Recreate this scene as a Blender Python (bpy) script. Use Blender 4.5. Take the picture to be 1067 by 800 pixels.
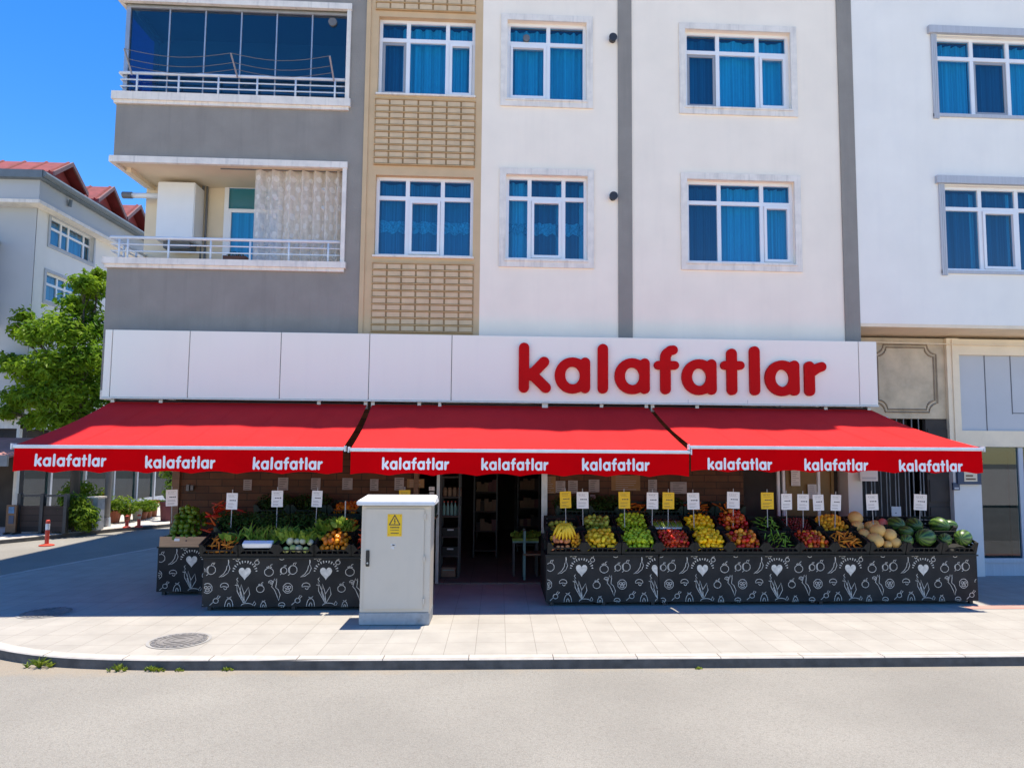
import bpy, bmesh, math, random
from mathutils import Vector, Matrix
random.seed(7)
for o in list(bpy.data.objects): bpy.data.objects.remove(o, do_unlink=True)
SC = bpy.context.scene; COL = SC.collection
PI = math.pi; R = math.radians

# ------------------------------------------------------------------ camera
YAW, PITCH, ROLL, FOC, PCX, PCY = 4.98978776e-02, 7.67770041e-02, 7.34815411e-03, 700.0, 555.065, 414.983
EYE = Vector((0, 0, 2.25))                    # pavement is z = 0, the road 0.11 lower
fw = Vector((math.sin(YAW)*math.cos(PITCH), math.cos(YAW)*math.cos(PITCH), math.sin(PITCH)))
r0 = Vector((math.cos(YAW), -math.sin(YAW), 0)); u0 = r0.cross(fw)
rt = math.cos(ROLL)*r0 + math.sin(ROLL)*u0; up = -math.sin(ROLL)*r0 + math.cos(ROLL)*u0
cam = bpy.data.cameras.new('camera'); camo = bpy.data.objects.new('camera', cam); COL.objects.link(camo)
camo.matrix_world = Matrix(((rt.x, up.x, -fw.x, EYE.x), (rt.y, up.y, -fw.y, EYE.y), (rt.z, up.z, -fw.z, EYE.z), (0, 0, 0, 1)))
cam.sensor_width = 36; cam.lens = 36*FOC/1067
cam.shift_x = (533.5-PCX)/1067; cam.shift_y = (PCY-400)/1067
cam.clip_start = .05; cam.clip_end = 2000
SC.camera = camo

def W(px, py, x=None, y=None, z=None):
    """point of the place seen at a pixel of the 1067x800 photo, on a plane x= / y= / z="""
    d = fw + (px-PCX)/FOC*rt - (py-PCY)/FOC*up
    t = (x-EYE.x)/d.x if x is not None else (y-EYE.y)/d.y if y is not None else (z-EYE.z)/d.z
    return EYE + t*d

# ------------------------------------------------------------------ light
SX, SY = .095, .085                             # metres the shadow of a point moves left / forward per metre of drop
sdir = Vector((SX, SY, 1)).normalized()
world = bpy.data.worlds.new('World'); SC.world = world; world.use_nodes = True
nt = world.node_tree; bg = nt.nodes['Background']
sky = nt.nodes.new('ShaderNodeTexSky'); sky.sky_type = 'NISHITA'; sky.sun_disc = False
sky.sun_elevation = math.asin(sdir.z); sky.sun_rotation = math.atan2(SX, SY)
sky.air_density = 1.0; sky.dust_density = 0; sky.ozone_density = 3.0; sky.altitude = 300
hs = nt.nodes.new('ShaderNodeHueSaturation'); hs.inputs['Saturation'].default_value = 1.36; hs.inputs['Hue'].default_value = .508; hs.inputs['Value'].default_value = .96
nt.links.new(sky.outputs[0], hs.inputs['Color']); nt.links.new(hs.outputs[0], bg.inputs[0])
bg.inputs[1].default_value = .10
sun = bpy.data.lights.new('sun', 'SUN'); suno = bpy.data.objects.new('sun', sun); COL.objects.link(suno)
sun.energy = 3.0; sun.angle = R(.5); sun.color = (1, .915, .79)
suno.rotation_euler = sdir.to_track_quat('Z', 'Y').to_euler(); suno.location = (20, 10, 60)
SC.view_settings.view_transform = 'Standard'; SC.view_settings.look = 'None'
SC.view_settings.exposure = 1.42; SC.view_settings.gamma = 1
SC.render.engine = 'CYCLES'
SC.cycles.max_bounces = 8; SC.cycles.transparent_max_bounces = 16

# ------------------------------------------------------------------ materials
def mat(name, col, rough=.7, var=.12, scale=8, bump=0, bscale=60, metal=0, spec=.5, dirt=None, dscale=1.5, damt=.35, stretch=(1, 1, 1), streak=None):
    m = bpy.data.materials.new(name); m.use_nodes = True
    n = m.node_tree.nodes; l = m.node_tree.links; b = n['Principled BSDF']
    b.inputs['Roughness'].default_value = rough; b.inputs['Metallic'].default_value = metal
    b.inputs['Specular IOR Level'].default_value = spec
    tc = n.new('ShaderNodeTexCoord'); mp = n.new('ShaderNodeMapping'); mp.inputs['Scale'].default_value = stretch
    l.new(tc.outputs['Object'], mp.inputs[0])
    nz = n.new('ShaderNodeTexNoise'); nz.inputs['Scale'].default_value = scale; nz.inputs['Detail'].default_value = 6
    l.new(mp.outputs[0], nz.inputs['Vector'])
    rm = n.new('ShaderNodeMapRange'); rm.inputs[1].default_value = .3; rm.inputs[2].default_value = .7
    rm.inputs[3].default_value = 1-var; rm.inputs[4].default_value = 1+var
    l.new(nz.outputs[0], rm.inputs[0])
    mx = n.new('ShaderNodeMix'); mx.data_type = 'RGBA'; mx.blend_type = 'MULTIPLY'; mx.inputs[0].default_value = 1
    mx.inputs[6].default_value = (*col, 1); l.new(rm.outputs[0], mx.inputs[7])
    out = mx.outputs[2]
    if dirt:
        n2 = n.new('ShaderNodeTexNoise'); n2.inputs['Scale'].default_value = dscale; n2.inputs['Detail'].default_value = 8
        n2.inputs['Roughness'].default_value = .65
        l.new(mp.outputs[0], n2.inputs['Vector'])
        r2 = n.new('ShaderNodeMapRange'); r2.inputs[1].default_value = .48; r2.inputs[2].default_value = .75
        r2.inputs[3].default_value = 0; r2.inputs[4].default_value = damt; l.new(n2.outputs[0], r2.inputs[0])
        m2 = n.new('ShaderNodeMix'); m2.data_type = 'RGBA'; l.new(r2.outputs[0], m2.inputs[0])
        l.new(out, m2.inputs[6]); m2.inputs[7].default_value = (*dirt, 1); out = m2.outputs[2]
    if streak:
        sc_, amt, colr = streak; m4 = n.new('ShaderNodeMapping'); m4.inputs['Scale'].default_value = (sc_, sc_, sc_*.07); l.new(tc.outputs['Object'], m4.inputs[0])
        n4 = n.new('ShaderNodeTexNoise'); n4.inputs['Scale'].default_value = 1; n4.inputs['Detail'].default_value = 7; n4.inputs['Roughness'].default_value = .6; l.new(m4.outputs[0], n4.inputs['Vector'])
        r4 = n.new('ShaderNodeMapRange'); r4.inputs[1].default_value = .52; r4.inputs[2].default_value = .78; r4.inputs[3].default_value = 0; r4.inputs[4].default_value = amt; l.new(n4.outputs[0], r4.inputs[0])
        x4 = n.new('ShaderNodeMix'); x4.data_type = 'RGBA'; l.new(r4.outputs[0], x4.inputs[0]); l.new(out, x4.inputs[6]); x4.inputs[7].default_value = (*colr, 1); out = x4.outputs[2]
    l.new(out, b.inputs['Base Color'])
    if bump:
        nb = n.new('ShaderNodeTexNoise'); nb.inputs['Scale'].default_value = bscale; nb.inputs['Detail'].default_value = 5
        l.new(tc.outputs['Object'], nb.inputs['Vector'])
        bp = n.new('ShaderNodeBump'); bp.inputs['Strength'].default_value = bump; bp.inputs['Distance'].default_value = .01
        l.new(nb.outputs[0], bp.inputs['Height']); l.new(bp.outputs[0], b.inputs['Normal'])
    return m

def glass(name, tint, gloss=.16, rough=.01, graze=4):
    m = bpy.data.materials.new(name); m.use_nodes = True
    n = m.node_tree.nodes; l = m.node_tree.links; n.remove(n['Principled BSDF'])
    t = n.new('ShaderNodeBsdfTransparent'); t.inputs[0].default_value = (*tint, 1)
    g = n.new('ShaderNodeBsdfGlossy'); g.inputs['Roughness'].default_value = rough; g.inputs[0].default_value = (.9, .95, 1, 1)
    f = n.new('ShaderNodeLayerWeight'); f.inputs[0].default_value = .5
    pw = n.new('ShaderNodeMath'); pw.operation = 'POWER'; pw.inputs[1].default_value = graze; l.new(f.outputs['Facing'], pw.inputs[0])
    a = n.new('ShaderNodeMath'); a.operation = 'ADD'; a.inputs[1].default_value = gloss; a.use_clamp = True
    l.new(pw.outputs[0], a.inputs[0])
    mx = n.new('ShaderNodeMixShader'); l.new(a.outputs[0], mx.inputs[0]); l.new(t.outputs[0], mx.inputs[1]); l.new(g.outputs[0], mx.inputs[2])
    l.new(mx.outputs[0], n['Material Output'].inputs[0])
    return m

def cloth(name, col, trans=.3, rough=.9, var=.1, scale=20, alpha=1.0, spec=.2, stretch=(1, 1, 1), tcol=None, wr=(.1, 150), dirt=None):
    m = mat(name, col, rough, var, scale, bump=wr[0], bscale=wr[1], spec=spec, stretch=stretch, dirt=dirt, dscale=1.3, damt=.3, streak=None)
    n = m.node_tree.nodes; l = m.node_tree.links; b = n['Principled BSDF']
    t = n.new('ShaderNodeBsdfTranslucent')
    src = b.inputs['Base Color'].links[0].from_socket
    if tcol: t.inputs[0].default_value = (*tcol, 1)
    else: l.new(src, t.inputs[0])
    mx = n.new('ShaderNodeMixShader'); mx.inputs[0].default_value = trans
    l.new(b.outputs[0], mx.inputs[1]); l.new(t.outputs[0], mx.inputs[2]); o = mx.outputs[0]
    if alpha < 1:
        tr = n.new('ShaderNodeBsdfTransparent'); m3 = n.new('ShaderNodeMixShader'); m3.inputs[0].default_value = alpha
        l.new(tr.outputs[0], m3.inputs[1]); l.new(o, m3.inputs[2]); o = m3.outputs[0]
    l.new(o, n['Material Output'].inputs[0])
    return m

def leafmat(name, c1, c2, scale=2.5, trans=.35, rough=.55):
    m = bpy.data.materials.new(name); m.use_nodes = True
    n = m.node_tree.nodes; l = m.node_tree.links; b = n['Principled BSDF']; b.inputs['Roughness'].default_value = rough
    b.inputs['Specular IOR Level'].default_value = .3
    tc = n.new('ShaderNodeTexCoord'); nz = n.new('ShaderNodeTexNoise'); nz.inputs['Scale'].default_value = scale; nz.inputs['Detail'].default_value = 5
    l.new(tc.outputs['Object'], nz.inputs['Vector'])
    rp = n.new('ShaderNodeValToRGB'); rp.color_ramp.elements[0].position = .35; rp.color_ramp.elements[1].position = .65
    rp.color_ramp.elements[0].color = (*c1, 1); rp.color_ramp.elements[1].color = (*c2, 1)
    l.new(nz.outputs[0], rp.inputs[0]); l.new(rp.outputs[0], b.inputs['Base Color'])
    t = n.new('ShaderNodeBsdfTranslucent'); l.new(rp.outputs[0], t.inputs[0])
    mx = n.new('ShaderNodeMixShader'); mx.inputs[0].default_value = trans
    l.new(b.outputs[0], mx.inputs[1]); l.new(t.outputs[0], mx.inputs[2]); l.new(mx.outputs[0], n['Material Output'].inputs[0])
    return m

def gridmat(name, col, joint, bw, bh, mortar, off=.0, loc=(0, 0, 0), rot=(0, 0, 0), rough=.75, var=.10, vscale=1.2, bump=.3, tilevar=.03, stain=None):
    """tiles / boards / planks drawn by a brick texture in object space (z of the mapping is ignored)"""
    m = bpy.data.materials.new(name); m.use_nodes = True
    n = m.node_tree.nodes; l = m.node_tree.links; b = n['Principled BSDF']; b.inputs['Roughness'].default_value = rough
    b.inputs['Specular IOR Level'].default_value = .3
    tc = n.new('ShaderNodeTexCoord'); mp = n.new('ShaderNodeMapping'); mp.vector_type = 'POINT'
    mp.inputs['Location'].default_value = loc; mp.inputs['Rotation'].default_value = rot
    l.new(tc.outputs['Object'], mp.inputs[0])
    bk = n.new('ShaderNodeTexBrick'); bk.offset = off; bk.squash = 1; bk.inputs['Scale'].default_value = 1
    bk.inputs['Brick Width'].default_value = bw; bk.inputs['Row Height'].default_value = bh; bk.inputs['Mortar Size'].default_value = mortar
    bk.inputs['Mortar Smooth'].default_value = .2; bk.inputs['Bias'].default_value = 0
    bk.inputs['Color1'].default_value = (*[c*(1-tilevar) for c in col], 1); bk.inputs['Color2'].default_value = (*[min(1, c*(1+tilevar)) for c in col], 1)
    bk.inputs['Mortar'].default_value = (*joint, 1)
    l.new(mp.outputs[0], bk.inputs[0])
    nz = n.new('ShaderNodeTexNoise'); nz.inputs['Scale'].default_value = vscale; nz.inputs['Detail'].default_value = 9; nz.inputs['Roughness'].default_value = .6
    l.new(tc.outputs['Object'], nz.inputs['Vector'])
    rm = n.new('ShaderNodeMapRange'); rm.inputs[1].default_value = .3; rm.inputs[2].default_value = .7; rm.inputs[3].default_value = 1-var; rm.inputs[4].default_value = 1+var
    l.new(nz.outputs[0], rm.inputs[0])
    mx = n.new('ShaderNodeMix'); mx.data_type = 'RGBA'; mx.blend_type = 'MULTIPLY'; mx.inputs[0].default_value = 1
    l.new(bk.outputs['Color'], mx.inputs[6]); l.new(rm.outputs[0], mx.inputs[7]); out = mx.outputs[2]
    if stain:
        n2 = n.new('ShaderNodeTexNoise'); n2.inputs['Scale'].default_value = 14; n2.inputs['Detail'].default_value = 8
        l.new(tc.outputs['Object'], n2.inputs['Vector'])
        r2 = n.new('ShaderNodeMapRange'); r2.inputs[1].default_value = .55; r2.inputs[2].default_value = .8; r2.inputs[3].default_value = 0; r2.inputs[4].default_value = .35
        l.new(n2.outputs[0], r2.inputs[0])
        m2 = n.new('ShaderNodeMix'); m2.data_type = 'RGBA'; l.new(r2.outputs[0], m2.inputs[0]); l.new(out, m2.inputs[6]); m2.inputs[7].default_value = (*stain, 1); out = m2.outputs[2]
    l.new(out, b.inputs['Base Color'])
    bp = n.new('ShaderNodeBump'); bp.inputs['Strength'].default_value = bump; bp.inputs['Distance'].default_value = .004; bp.invert = True
    l.new(bk.outputs['Fac'], bp.inputs['Height']); l.new(bp.outputs[0], b.inputs['Normal'])
    return m

M = {}
M['asphalt'] = mat('asphalt', (.245, .231, .200), .92, .13, .55, bump=1.0, bscale=38, dirt=(.165, .148, .125), dscale=42, damt=.75)
_n = M['asphalt'].node_tree.nodes; _l = M['asphalt'].node_tree.links
_b = _n['Principled BSDF']; _src = _b.inputs['Base Color'].links[0].from_socket
_tc = _n.new('ShaderNodeTexCoord'); _sp = _n.new('ShaderNodeSeparateXYZ'); _l.new(_tc.outputs['Object'], _sp.inputs[0])
_g = _n.new('ShaderNodeTexNoise'); _g.inputs['Scale'].default_value = 110; _g.inputs['Detail'].default_value = 3; _l.new(_tc.outputs['Object'], _g.inputs['Vector'])
_gr = _n.new('ShaderNodeMapRange'); _gr.inputs[1].default_value = .35; _gr.inputs[2].default_value = .65; _gr.inputs[3].default_value = .80; _gr.inputs[4].default_value = 1.2; _l.new(_g.outputs[0], _gr.inputs[0])
_m = _n.new('ShaderNodeMix'); _m.data_type = 'RGBA'; _m.blend_type = 'MULTIPLY'; _m.inputs[0].default_value = 1; _l.new(_src, _m.inputs[6]); _l.new(_gr.outputs[0], _m.inputs[7])
_k = _n.new('ShaderNodeTexNoise'); _k.inputs['Scale'].default_value = 3.5; _k.inputs['Detail'].default_value = 8; _l.new(_tc.outputs['Object'], _k.inputs['Vector'])
_a = _n.new('ShaderNodeMath'); _a.operation = 'MULTIPLY_ADD'; _a.inputs[1].default_value = .55; _l.new(_k.outputs[0], _a.inputs[0]); _l.new(_sp.outputs[1], _a.inputs[2])
_r2 = _n.new('ShaderNodeMapRange'); _r2.inputs[1].default_value = 7.60; _r2.inputs[2].default_value = 7.82; _r2.inputs[3].default_value = 0; _r2.inputs[4].default_value = .5; _l.new(_a.outputs[0], _r2.inputs[0])
_w = _n.new('ShaderNodeMath'); _w.operation = 'LESS_THAN'; _w.inputs[1].default_value = 8.6; _l.new(_sp.outputs[1], _w.inputs[0])
_f = _n.new('ShaderNodeMath'); _f.operation = 'MULTIPLY'; _l.new(_r2.outputs[0], _f.inputs[0]); _l.new(_w.outputs[0], _f.inputs[1])
_q = _n.new('ShaderNodeMix'); _q.data_type = 'RGBA'; _l.new(_f.outputs[0], _q.inputs[0]); _l.new(_m.outputs[2], _q.inputs[6]); _q.inputs[7].default_value = (.31, .245, .165, 1)
_l.new(_q.outputs[2], _b.inputs['Base Color'])
M['tiles'] = gridmat('pavement_tiles', (.355, .332, .290), (.24, .222, .19), .345, .436, .004, loc=(-.106+.345*40, -8.97+.436*60, 0), var=.10, vscale=2.2, stain=(.34, .30, .255))
M['tiles_side'] = gridmat('side_pavement_tiles', (.50, .47, .43), (.30, .29, .27), .4, .4, .006, var=.12)
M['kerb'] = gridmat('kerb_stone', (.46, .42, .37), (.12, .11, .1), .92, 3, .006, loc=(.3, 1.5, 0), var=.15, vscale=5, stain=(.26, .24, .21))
M['kerb_face_shade'] = mat('kerb_face_shade', (.105, .098, .09), .9, .3, 7, bump=.5, bscale=30, dirt=(.06, .056, .05), dscale=5)  # dirty kerb side, its shade also put into the dark colour
M['render_white'] = mat('render_white', (.95, .835, .68), .9, .035, 1.3, bump=.25, bscale=90, dirt=(.80, .71, .59), dscale=.9, damt=.25, streak=(5, .13, (.66,.59,.49)))
M['render_cool'] = mat('render_cool', (.88, .835, .745), .9, .03, 1.3, bump=.2, bscale=90, dirt=(.70, .69, .68), dscale=1.0, damt=.2, streak=(4, .12, (.66,.63,.60)))
M['render_grey'] = mat('render_grey', (.28, .255, .22), .9, .08, 2.2, bump=.5, bscale=40, dirt=(.225, .205, .185), dscale=1.6, streak=(6, .5, (.20,.185,.165)))
M['render_tan'] = mat('render_tan', (.62, .44, .25), .9, .07, 2.5, bump=.3, bscale=70, dirt=(.54, .37, .20), dscale=1.8)
M['block_tan'] = mat('block_tan', (.64, .47, .285), .9, .10, 5, bump=.3, bscale=70)
M['block_joint'] = mat('block_joint', (.40,.275,.15), .9, .1, 5)
M['block_ledge'] = mat('block_ledge', (.52,.33,.15), .9, .1, 5)
M['curtain_lace'] = mat('lace_band', (.45,.52,.55), .9, .45, 30)
M['curtain_mid'] = mat('curtain_net', (.22,.28,.33), .9, .3, 5, stretch=(9, 9, .05))
M['render_beige'] = mat('render_beige', (.76, .63, .44), .9, .05, 2, bump=.2, bscale=60)
M['trim'] = mat('trim', (.82, .755, .66), .8, .07, 6, bump=.2, bscale=60, dirt=(.48, .45, .42), dscale=4, damt=.4, streak=(14, .6, (.45,.42,.38)))
M['trim_cool'] = mat('trim_cool', (.46, .48, .51), .7, .07, 6, stretch=(8, 1, .4))
M['cream'] = mat('cream', (.86, .71, .51), .85, .05, 3, dirt=(.6, .5, .38), dscale=2)
M['upvc'] = mat('white_upvc', (.80, .80, .80), .35, .03, 3)
M['upvc_grey'] = mat('grey_upvc', (.30, .31, .33), .4, .05, 3)
M['glass'] = glass('window_glass', (.10, .55, .76), .11)
M['glass_dark'] = glass('balcony_glass', (.05, .20, .38), .10)
M['glass_shop'] = glass('shop_glass', (.26, .48, .48), .07, graze=9)
M['curtain'] = mat('curtain_fabric', (.62, .66, .68), .9, .25, 5, stretch=(6, 6, .05))
M['curtain_dark'] = mat('curtain_shade', (.10, .14, .18), .9, .3, 5, stretch=(8, 8, .05))
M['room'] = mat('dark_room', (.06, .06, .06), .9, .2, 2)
M['panel'] = mat('sign_panel', (.90, .875, .745), .5, .02, 1.2, spec=.2, streak=(7, .10, (.68,.66,.62)), dirt=(.80, .77, .71), dscale=1.2, damt=.25)
M['seam'] = mat('panel_seam', (.12, .12, .13), .6, .1, 5)
M['letter_red'] = mat('letter_red', (.50, .002, .003), .6, .04, 4, spec=.12)
M['awning'] = cloth('awning_canvas', (.74, .024, .024), .10, .8, .08, 1.2, spec=.10, tcol=(.60, .004, .012), wr=(.55, 5), dirt=(.50, .02, .03))
M['valance'] = cloth('valance_canvas', (.97, .002, .007), .42, .9, .05, 3, spec=.02, tcol=(.97, .002, .006), wr=(.5, 6))
M['print_white'] = mat('white_print', (.82, .82, .82), .7, .03, 8)
M['alu'] = mat('white_aluminium', (.72, .73, .74), .35, .05, 8)
M['steel'] = mat('galvanised_steel', (.45, .46, .47), .4, .1, 8, metal=.6)
M['stick'] = mat('sign_stick', (.40, .40, .40), .4, .1, 8)
M['dark_metal'] = mat('dark_metal', (.03, .03, .033), .5, .2, 6)
M['rail_white'] = mat('white_rail', (.72, .74, .76), .4, .05, 6)
M['stand_board'] = mat('chalkboard_cloth', (.036, .033, .030), .85, .3, 2.2, bump=.3, bscale=7, dirt=(.045, .041, .036), dscale=2.5, spec=.15)
M['chalk'] = mat('chalk_lines', (.66, .60, .51), .8, .25, 18)
M['crate'] = mat('black_plastic', (.016, .017, .016), .5, .2, 5, spec=.25)
M['crate_green'] = mat('dark_green_plastic', (.012, .03, .02), .45, .2, 5)
M['wood'] = gridmat('wood_cladding', (.085, .034, .012), (.018, .007, .003), .42, .115, .006, off=.5, rot=(R(90), 0, 0), rough=.6, var=.25, vscale=4, tilevar=.22)
M['wood_plain'] = mat('brown_wood', (.16, .085, .042), .6, .25, 3, stretch=(1, 1, 12))
M['wood_light'] = mat('light_wood', (.50, .30, .16), .65, .15, 4, stretch=(1, 1, 10))
M['dark_wood'] = gridmat('dark_boards', (.045, .03, .024), (.012, .01, .008), 2.2, .16, .006, off=.3, rot=(R(90), 0, 0), var=.3, tilevar=.2)
M['card_white'] = mat('white_card', (.80, .77, .74), .6, .04, 8)
M['card_yellow'] = mat('yellow_card', (.80, .50, .01), .6, .04, 8)
M['ink'] = mat('dark_ink', (.05, .04, .05), .7, .1, 20)
M['ink_soft'] = mat('faint_ink', (.32, .28, .28), .7, .1, 20)
M['paper_dim'] = mat('old_paper', (.34, .30, .28), .8, .12, 9)
M['paper_brown'] = mat('brown_board', (.26, .15, .06), .8, .15, 6)
M['cabinet'] = mat('cabinet_grey', (.64, .555, .44), .6, .05, 3, dirt=(.52, .46, .38), dscale=3, damt=.45, streak=(9, .13, (.50,.43,.34)))
M['cabinet_roof'] = mat('cabinet_lid', (.70, .70, .70), .5, .05, 4)
M['cabinet_base'] = mat('cabinet_plinth', (.40, .40, .39), .7, .1, 6, dirt=(.20, .185, .16), dscale=5, damt=.7)
M['warn'] = mat('warning_yellow', (.85, .52, .005), .5, .03, 8)
M['black'] = mat('black_plastic_handle', (.012, .012, .012), .4, .1, 8)
M['iron'] = mat('cast_iron', (.20, .19, .18), .6, .25, 12, bump=.5, bscale=60)
M['roof_red'] = mat('red_roof_tiles', (.23, .042, .038), .7, .25, 5)
M['roof_dark'] = mat('gutter_grey', (.14, .17, .19), .5, .1, 5)
M['far_white'] = mat('far_render', (.78, .76, .72), .9, .04, 1.0, dirt=(.64, .63, .60), dscale=.8, damt=.25)
M['far_shade'] = mat('far_render_shade', (.47, .49, .50), .9, .04, 1.0)  # shaded faces of the far building, their blue grey shade in the colour
M['soffit'] = mat('soffit', (.66, .58, .45), .9, .05, 3)
M['marble'] = mat('marble_panel', (.52, .40, .26), .45, .22, 3, dirt=(.62, .50, .35), dscale=5, damt=.5)
M['marble_rim'] = mat('marble_rim', (.26, .19, .12), .5, .2, 6)
M['blue_panel'] = mat('blue_grey_panel', (.50, .50, .51), .55, .03, 2)
M['column'] = mat('column_paint', (.70, .67, .63), .7, .04, 3)
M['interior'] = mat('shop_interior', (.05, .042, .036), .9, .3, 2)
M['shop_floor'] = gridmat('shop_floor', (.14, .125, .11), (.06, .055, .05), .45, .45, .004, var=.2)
M['teal'] = mat('teal_fabric', (.16, .30, .27), .8, .15, 6)
M['cardboard'] = mat('cardboard', (.20, .13, .08), .85, .2, 6)
M['boiler'] = mat('boiler_white', (.78, .78, .77), .35, .02, 4)
M['pipe'] = mat('grey_pipe', (.14, .14, .14), .5, .15, 8)
M['lace'] = cloth('lace_curtain', (.92, .85, .77), .35, .9, .12, 14, alpha=.74)
M['lace_dot'] = cloth('lace_motif', (.80, .76, .71), .2, .9, .05, 14)
M['bark'] = mat('bark', (.10, .075, .05), .95, .3, 6, bump=.8, bscale=18, stretch=(1, 1, .25))
M['leaf_tree'] = leafmat('tree_leaves', (.07, .18, .010), (.29, .43, .022), 1.3, trans=.5)
M['leaf_bush'] = leafmat('bush_leaves', (.06, .14, .010), (.26, .36, .020), 3.0, trans=.45)
M['leaf_weed'] = leafmat('weed_leaves', (.08, .15, .012), (.26, .31, .03), 9)
M['leaf_dark'] = leafmat('dark_greens', (.02, .05, .008), (.05, .11, .015), 6)
M['leaf_veg'] = leafmat('leaf_vegetable', (.12, .24, .015), (.36, .46, .07), 9)
M['leaf_lettuce'] = leafmat('lettuce_leaf', (.14, .26, .02), (.34, .45, .07), 8)
M['terracotta'] = mat('terracotta', (.36, .12, .06), .8, .12, 6)
M['pot_grey'] = mat('stone_pot', (.32, .31, .29), .8, .12, 6)
M['post_red'] = mat('post_red', (.62, .06, .03), .5, .06, 8)
M['post_white'] = mat('post_white', (.78, .78, .78), .4, .05, 8)
M['skin'] = mat('skin', (.42, .22, .15), .6, .05, 8)
M['navy'] = mat('navy_cloth', (.012, .022, .06), .9, .15, 8)
M['blue_sign'] = mat('blue_sign', (.012, .035, .09), .4, .1, 6)
M['red_paint'] = mat('red_tactile_tile', (.46, .24, .19), .8, .1, 3)
M['white_pack'] = mat('white_tray', (.78, .78, .80), .4, .04, 6)

# ------------------------------------------------------------------ mesh builder
class MB:
    def __init__(s): s.v = []; s.f = []; s.mi = []
    def add(s, vs, fs, m=0):
        k = len(s.v); s.v += [tuple(v) for v in vs]; s.f += [tuple(i+k for i in f) for f in fs]; s.mi += [m]*len(fs); return s
    def box(s, x0, x1, y0, y1, z0, z1, m=0):
        x0, x1 = sorted((x0, x1)); y0, y1 = sorted((y0, y1)); z0, z1 = sorted((z0, z1))
        return s.add([(x0,y0,z0),(x1,y0,z0),(x1,y1,z0),(x0,y1,z0),(x0,y0,z1),(x1,y0,z1),(x1,y1,z1),(x0,y1,z1)],
                     [(0,3,2,1),(4,5,6,7),(0,1,5,4),(1,2,6,5),(2,3,7,6),(3,0,4,7)], m)
    def quad(s, a, b, c, d, m=0): return s.add([a,b,c,d], [(0,1,2,3)], m)
    def hexa(s, bot, top, m=0):
        return s.add(list(bot)+list(top), [(0,3,2,1),(4,5,6,7),(0,1,5,4),(1,2,6,5),(2,3,7,6),(3,0,4,7)], m)
    def tube(s, pts, r, n=8, m=0, caps=True):
        pts = [Vector(p) for p in pts]; rs = r if isinstance(r, (list, tuple)) else [r]*len(pts); k = len(s.v)
        for i, p in enumerate(pts):
            d = (pts[min(i+1, len(pts)-1)]-pts[max(i-1, 0)]).normalized()
            a = d.cross(Vector((0, 0, 1)) if abs(d.z) < .95 else Vector((1, 0, 0))).normalized(); b = d.cross(a)
            for j in range(n):
                t = 2*PI*j/n; s.v.append(tuple(p + rs[i]*(math.cos(t)*a+math.sin(t)*b)))
        for i in range(len(pts)-1):
            for j in range(n):
                s.f.append((k+i*n+j, k+i*n+(j+1) % n, k+(i+1)*n+(j+1) % n, k+(i+1)*n+j)); s.mi.append(m)
        if caps:
            s.f.append(tuple(k+j for j in range(n))[::-1]); s.mi.append(m)
            s.f.append(tuple(k+(len(pts)-1)*n+j for j in range(n))); s.mi.append(m)
        return s
    def lathe(s, prof, c=(0,0,0), n=16, m=0):
        k = len(s.v)
        for r_, z in prof:
            for j in range(n):
                t = 2*PI*j/n; s.v.append((c[0]+r_*math.cos(t), c[1]+r_*math.sin(t), c[2]+z))
        for i in range(len(prof)-1):
            for j in range(n):
                s.f.append((k+i*n+j, k+i*n+(j+1) % n, k+(i+1)*n+(j+1) % n, k+(i+1)*n+j)); s.mi.append(m)
        s.f.append(tuple(k+j for j in range(n))[::-1]); s.mi.append(m)
        s.f.append(tuple(k+(len(prof)-1)*n+j for j in range(n))); s.mi.append(m)
        return s
    def prism_y(s, poly, y0, y1, m=0):           # poly of (x,z), front at y0
        n = len(poly); k = len(s.v)
        s.v += [(x, y0, z) for x, z in poly] + [(x, y1, z) for x, z in poly]
        s.f.append(tuple(range(k, k+n))); s.f.append(tuple(range(k+n, k+2*n))[::-1]); s.mi += [m, m]
        for j in range(n): s.f.append((k+j, k+n+j, k+n+(j+1) % n, k+(j+1) % n)); s.mi.append(m)
        return s
    def prism_x(s, poly, x0, x1, m=0):           # poly of (y,z)
        n = len(poly); k = len(s.v)
        s.v += [(x0, y, z) for y, z in poly] + [(x1, y, z) for y, z in poly]
        s.f.append(tuple(range(k, k+n))); s.f.append(tuple(range(k+n, k+2*n))[::-1]); s.mi += [m, m]
        for j in range(n): s.f.append((k+j, k+n+j, k+n+(j+1) % n, k+(j+1) % n)); s.mi.append(m)
        return s
    def prism_z(s, poly, z0, z1, m=0):
        n = len(poly); k = len(s.v)
        s.v += [(x, y, z1) for x, y in poly] + [(x, y, z0) for x, y in poly]
        s.f.append(tuple(range(k, k+n))); s.f.append(tuple(range(k+n, k+2*n))[::-1]); s.mi += [m, m]
        for j in range(n): s.f.append((k+j, k+n+j, k+n+(j+1) % n, k+(j+1) % n)); s.mi.append(m)
        return s
    def mesh(s, name, mats, org=(0,0,0), smooth=False):
        me = bpy.data.meshes.new(name); ox, oy, oz = org
        me.from_pydata([(x-ox, y-oy, z-oz) for x, y, z in s.v], [], s.f)
        for mm in (mats if isinstance(mats, (list, tuple)) else [mats]): me.materials.append(M[mm] if isinstance(mm, str) else mm)
        me.polygons.foreach_set('material_index', s.mi)
        if smooth: me.polygons.foreach_set('use_smooth', [True]*len(me.polygons))
        bm = bmesh.new(); bm.from_mesh(me); bmesh.ops.recalc_face_normals(bm, faces=bm.faces); bm.to_mesh(me); bm.free()
        me.update(); return me
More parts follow.
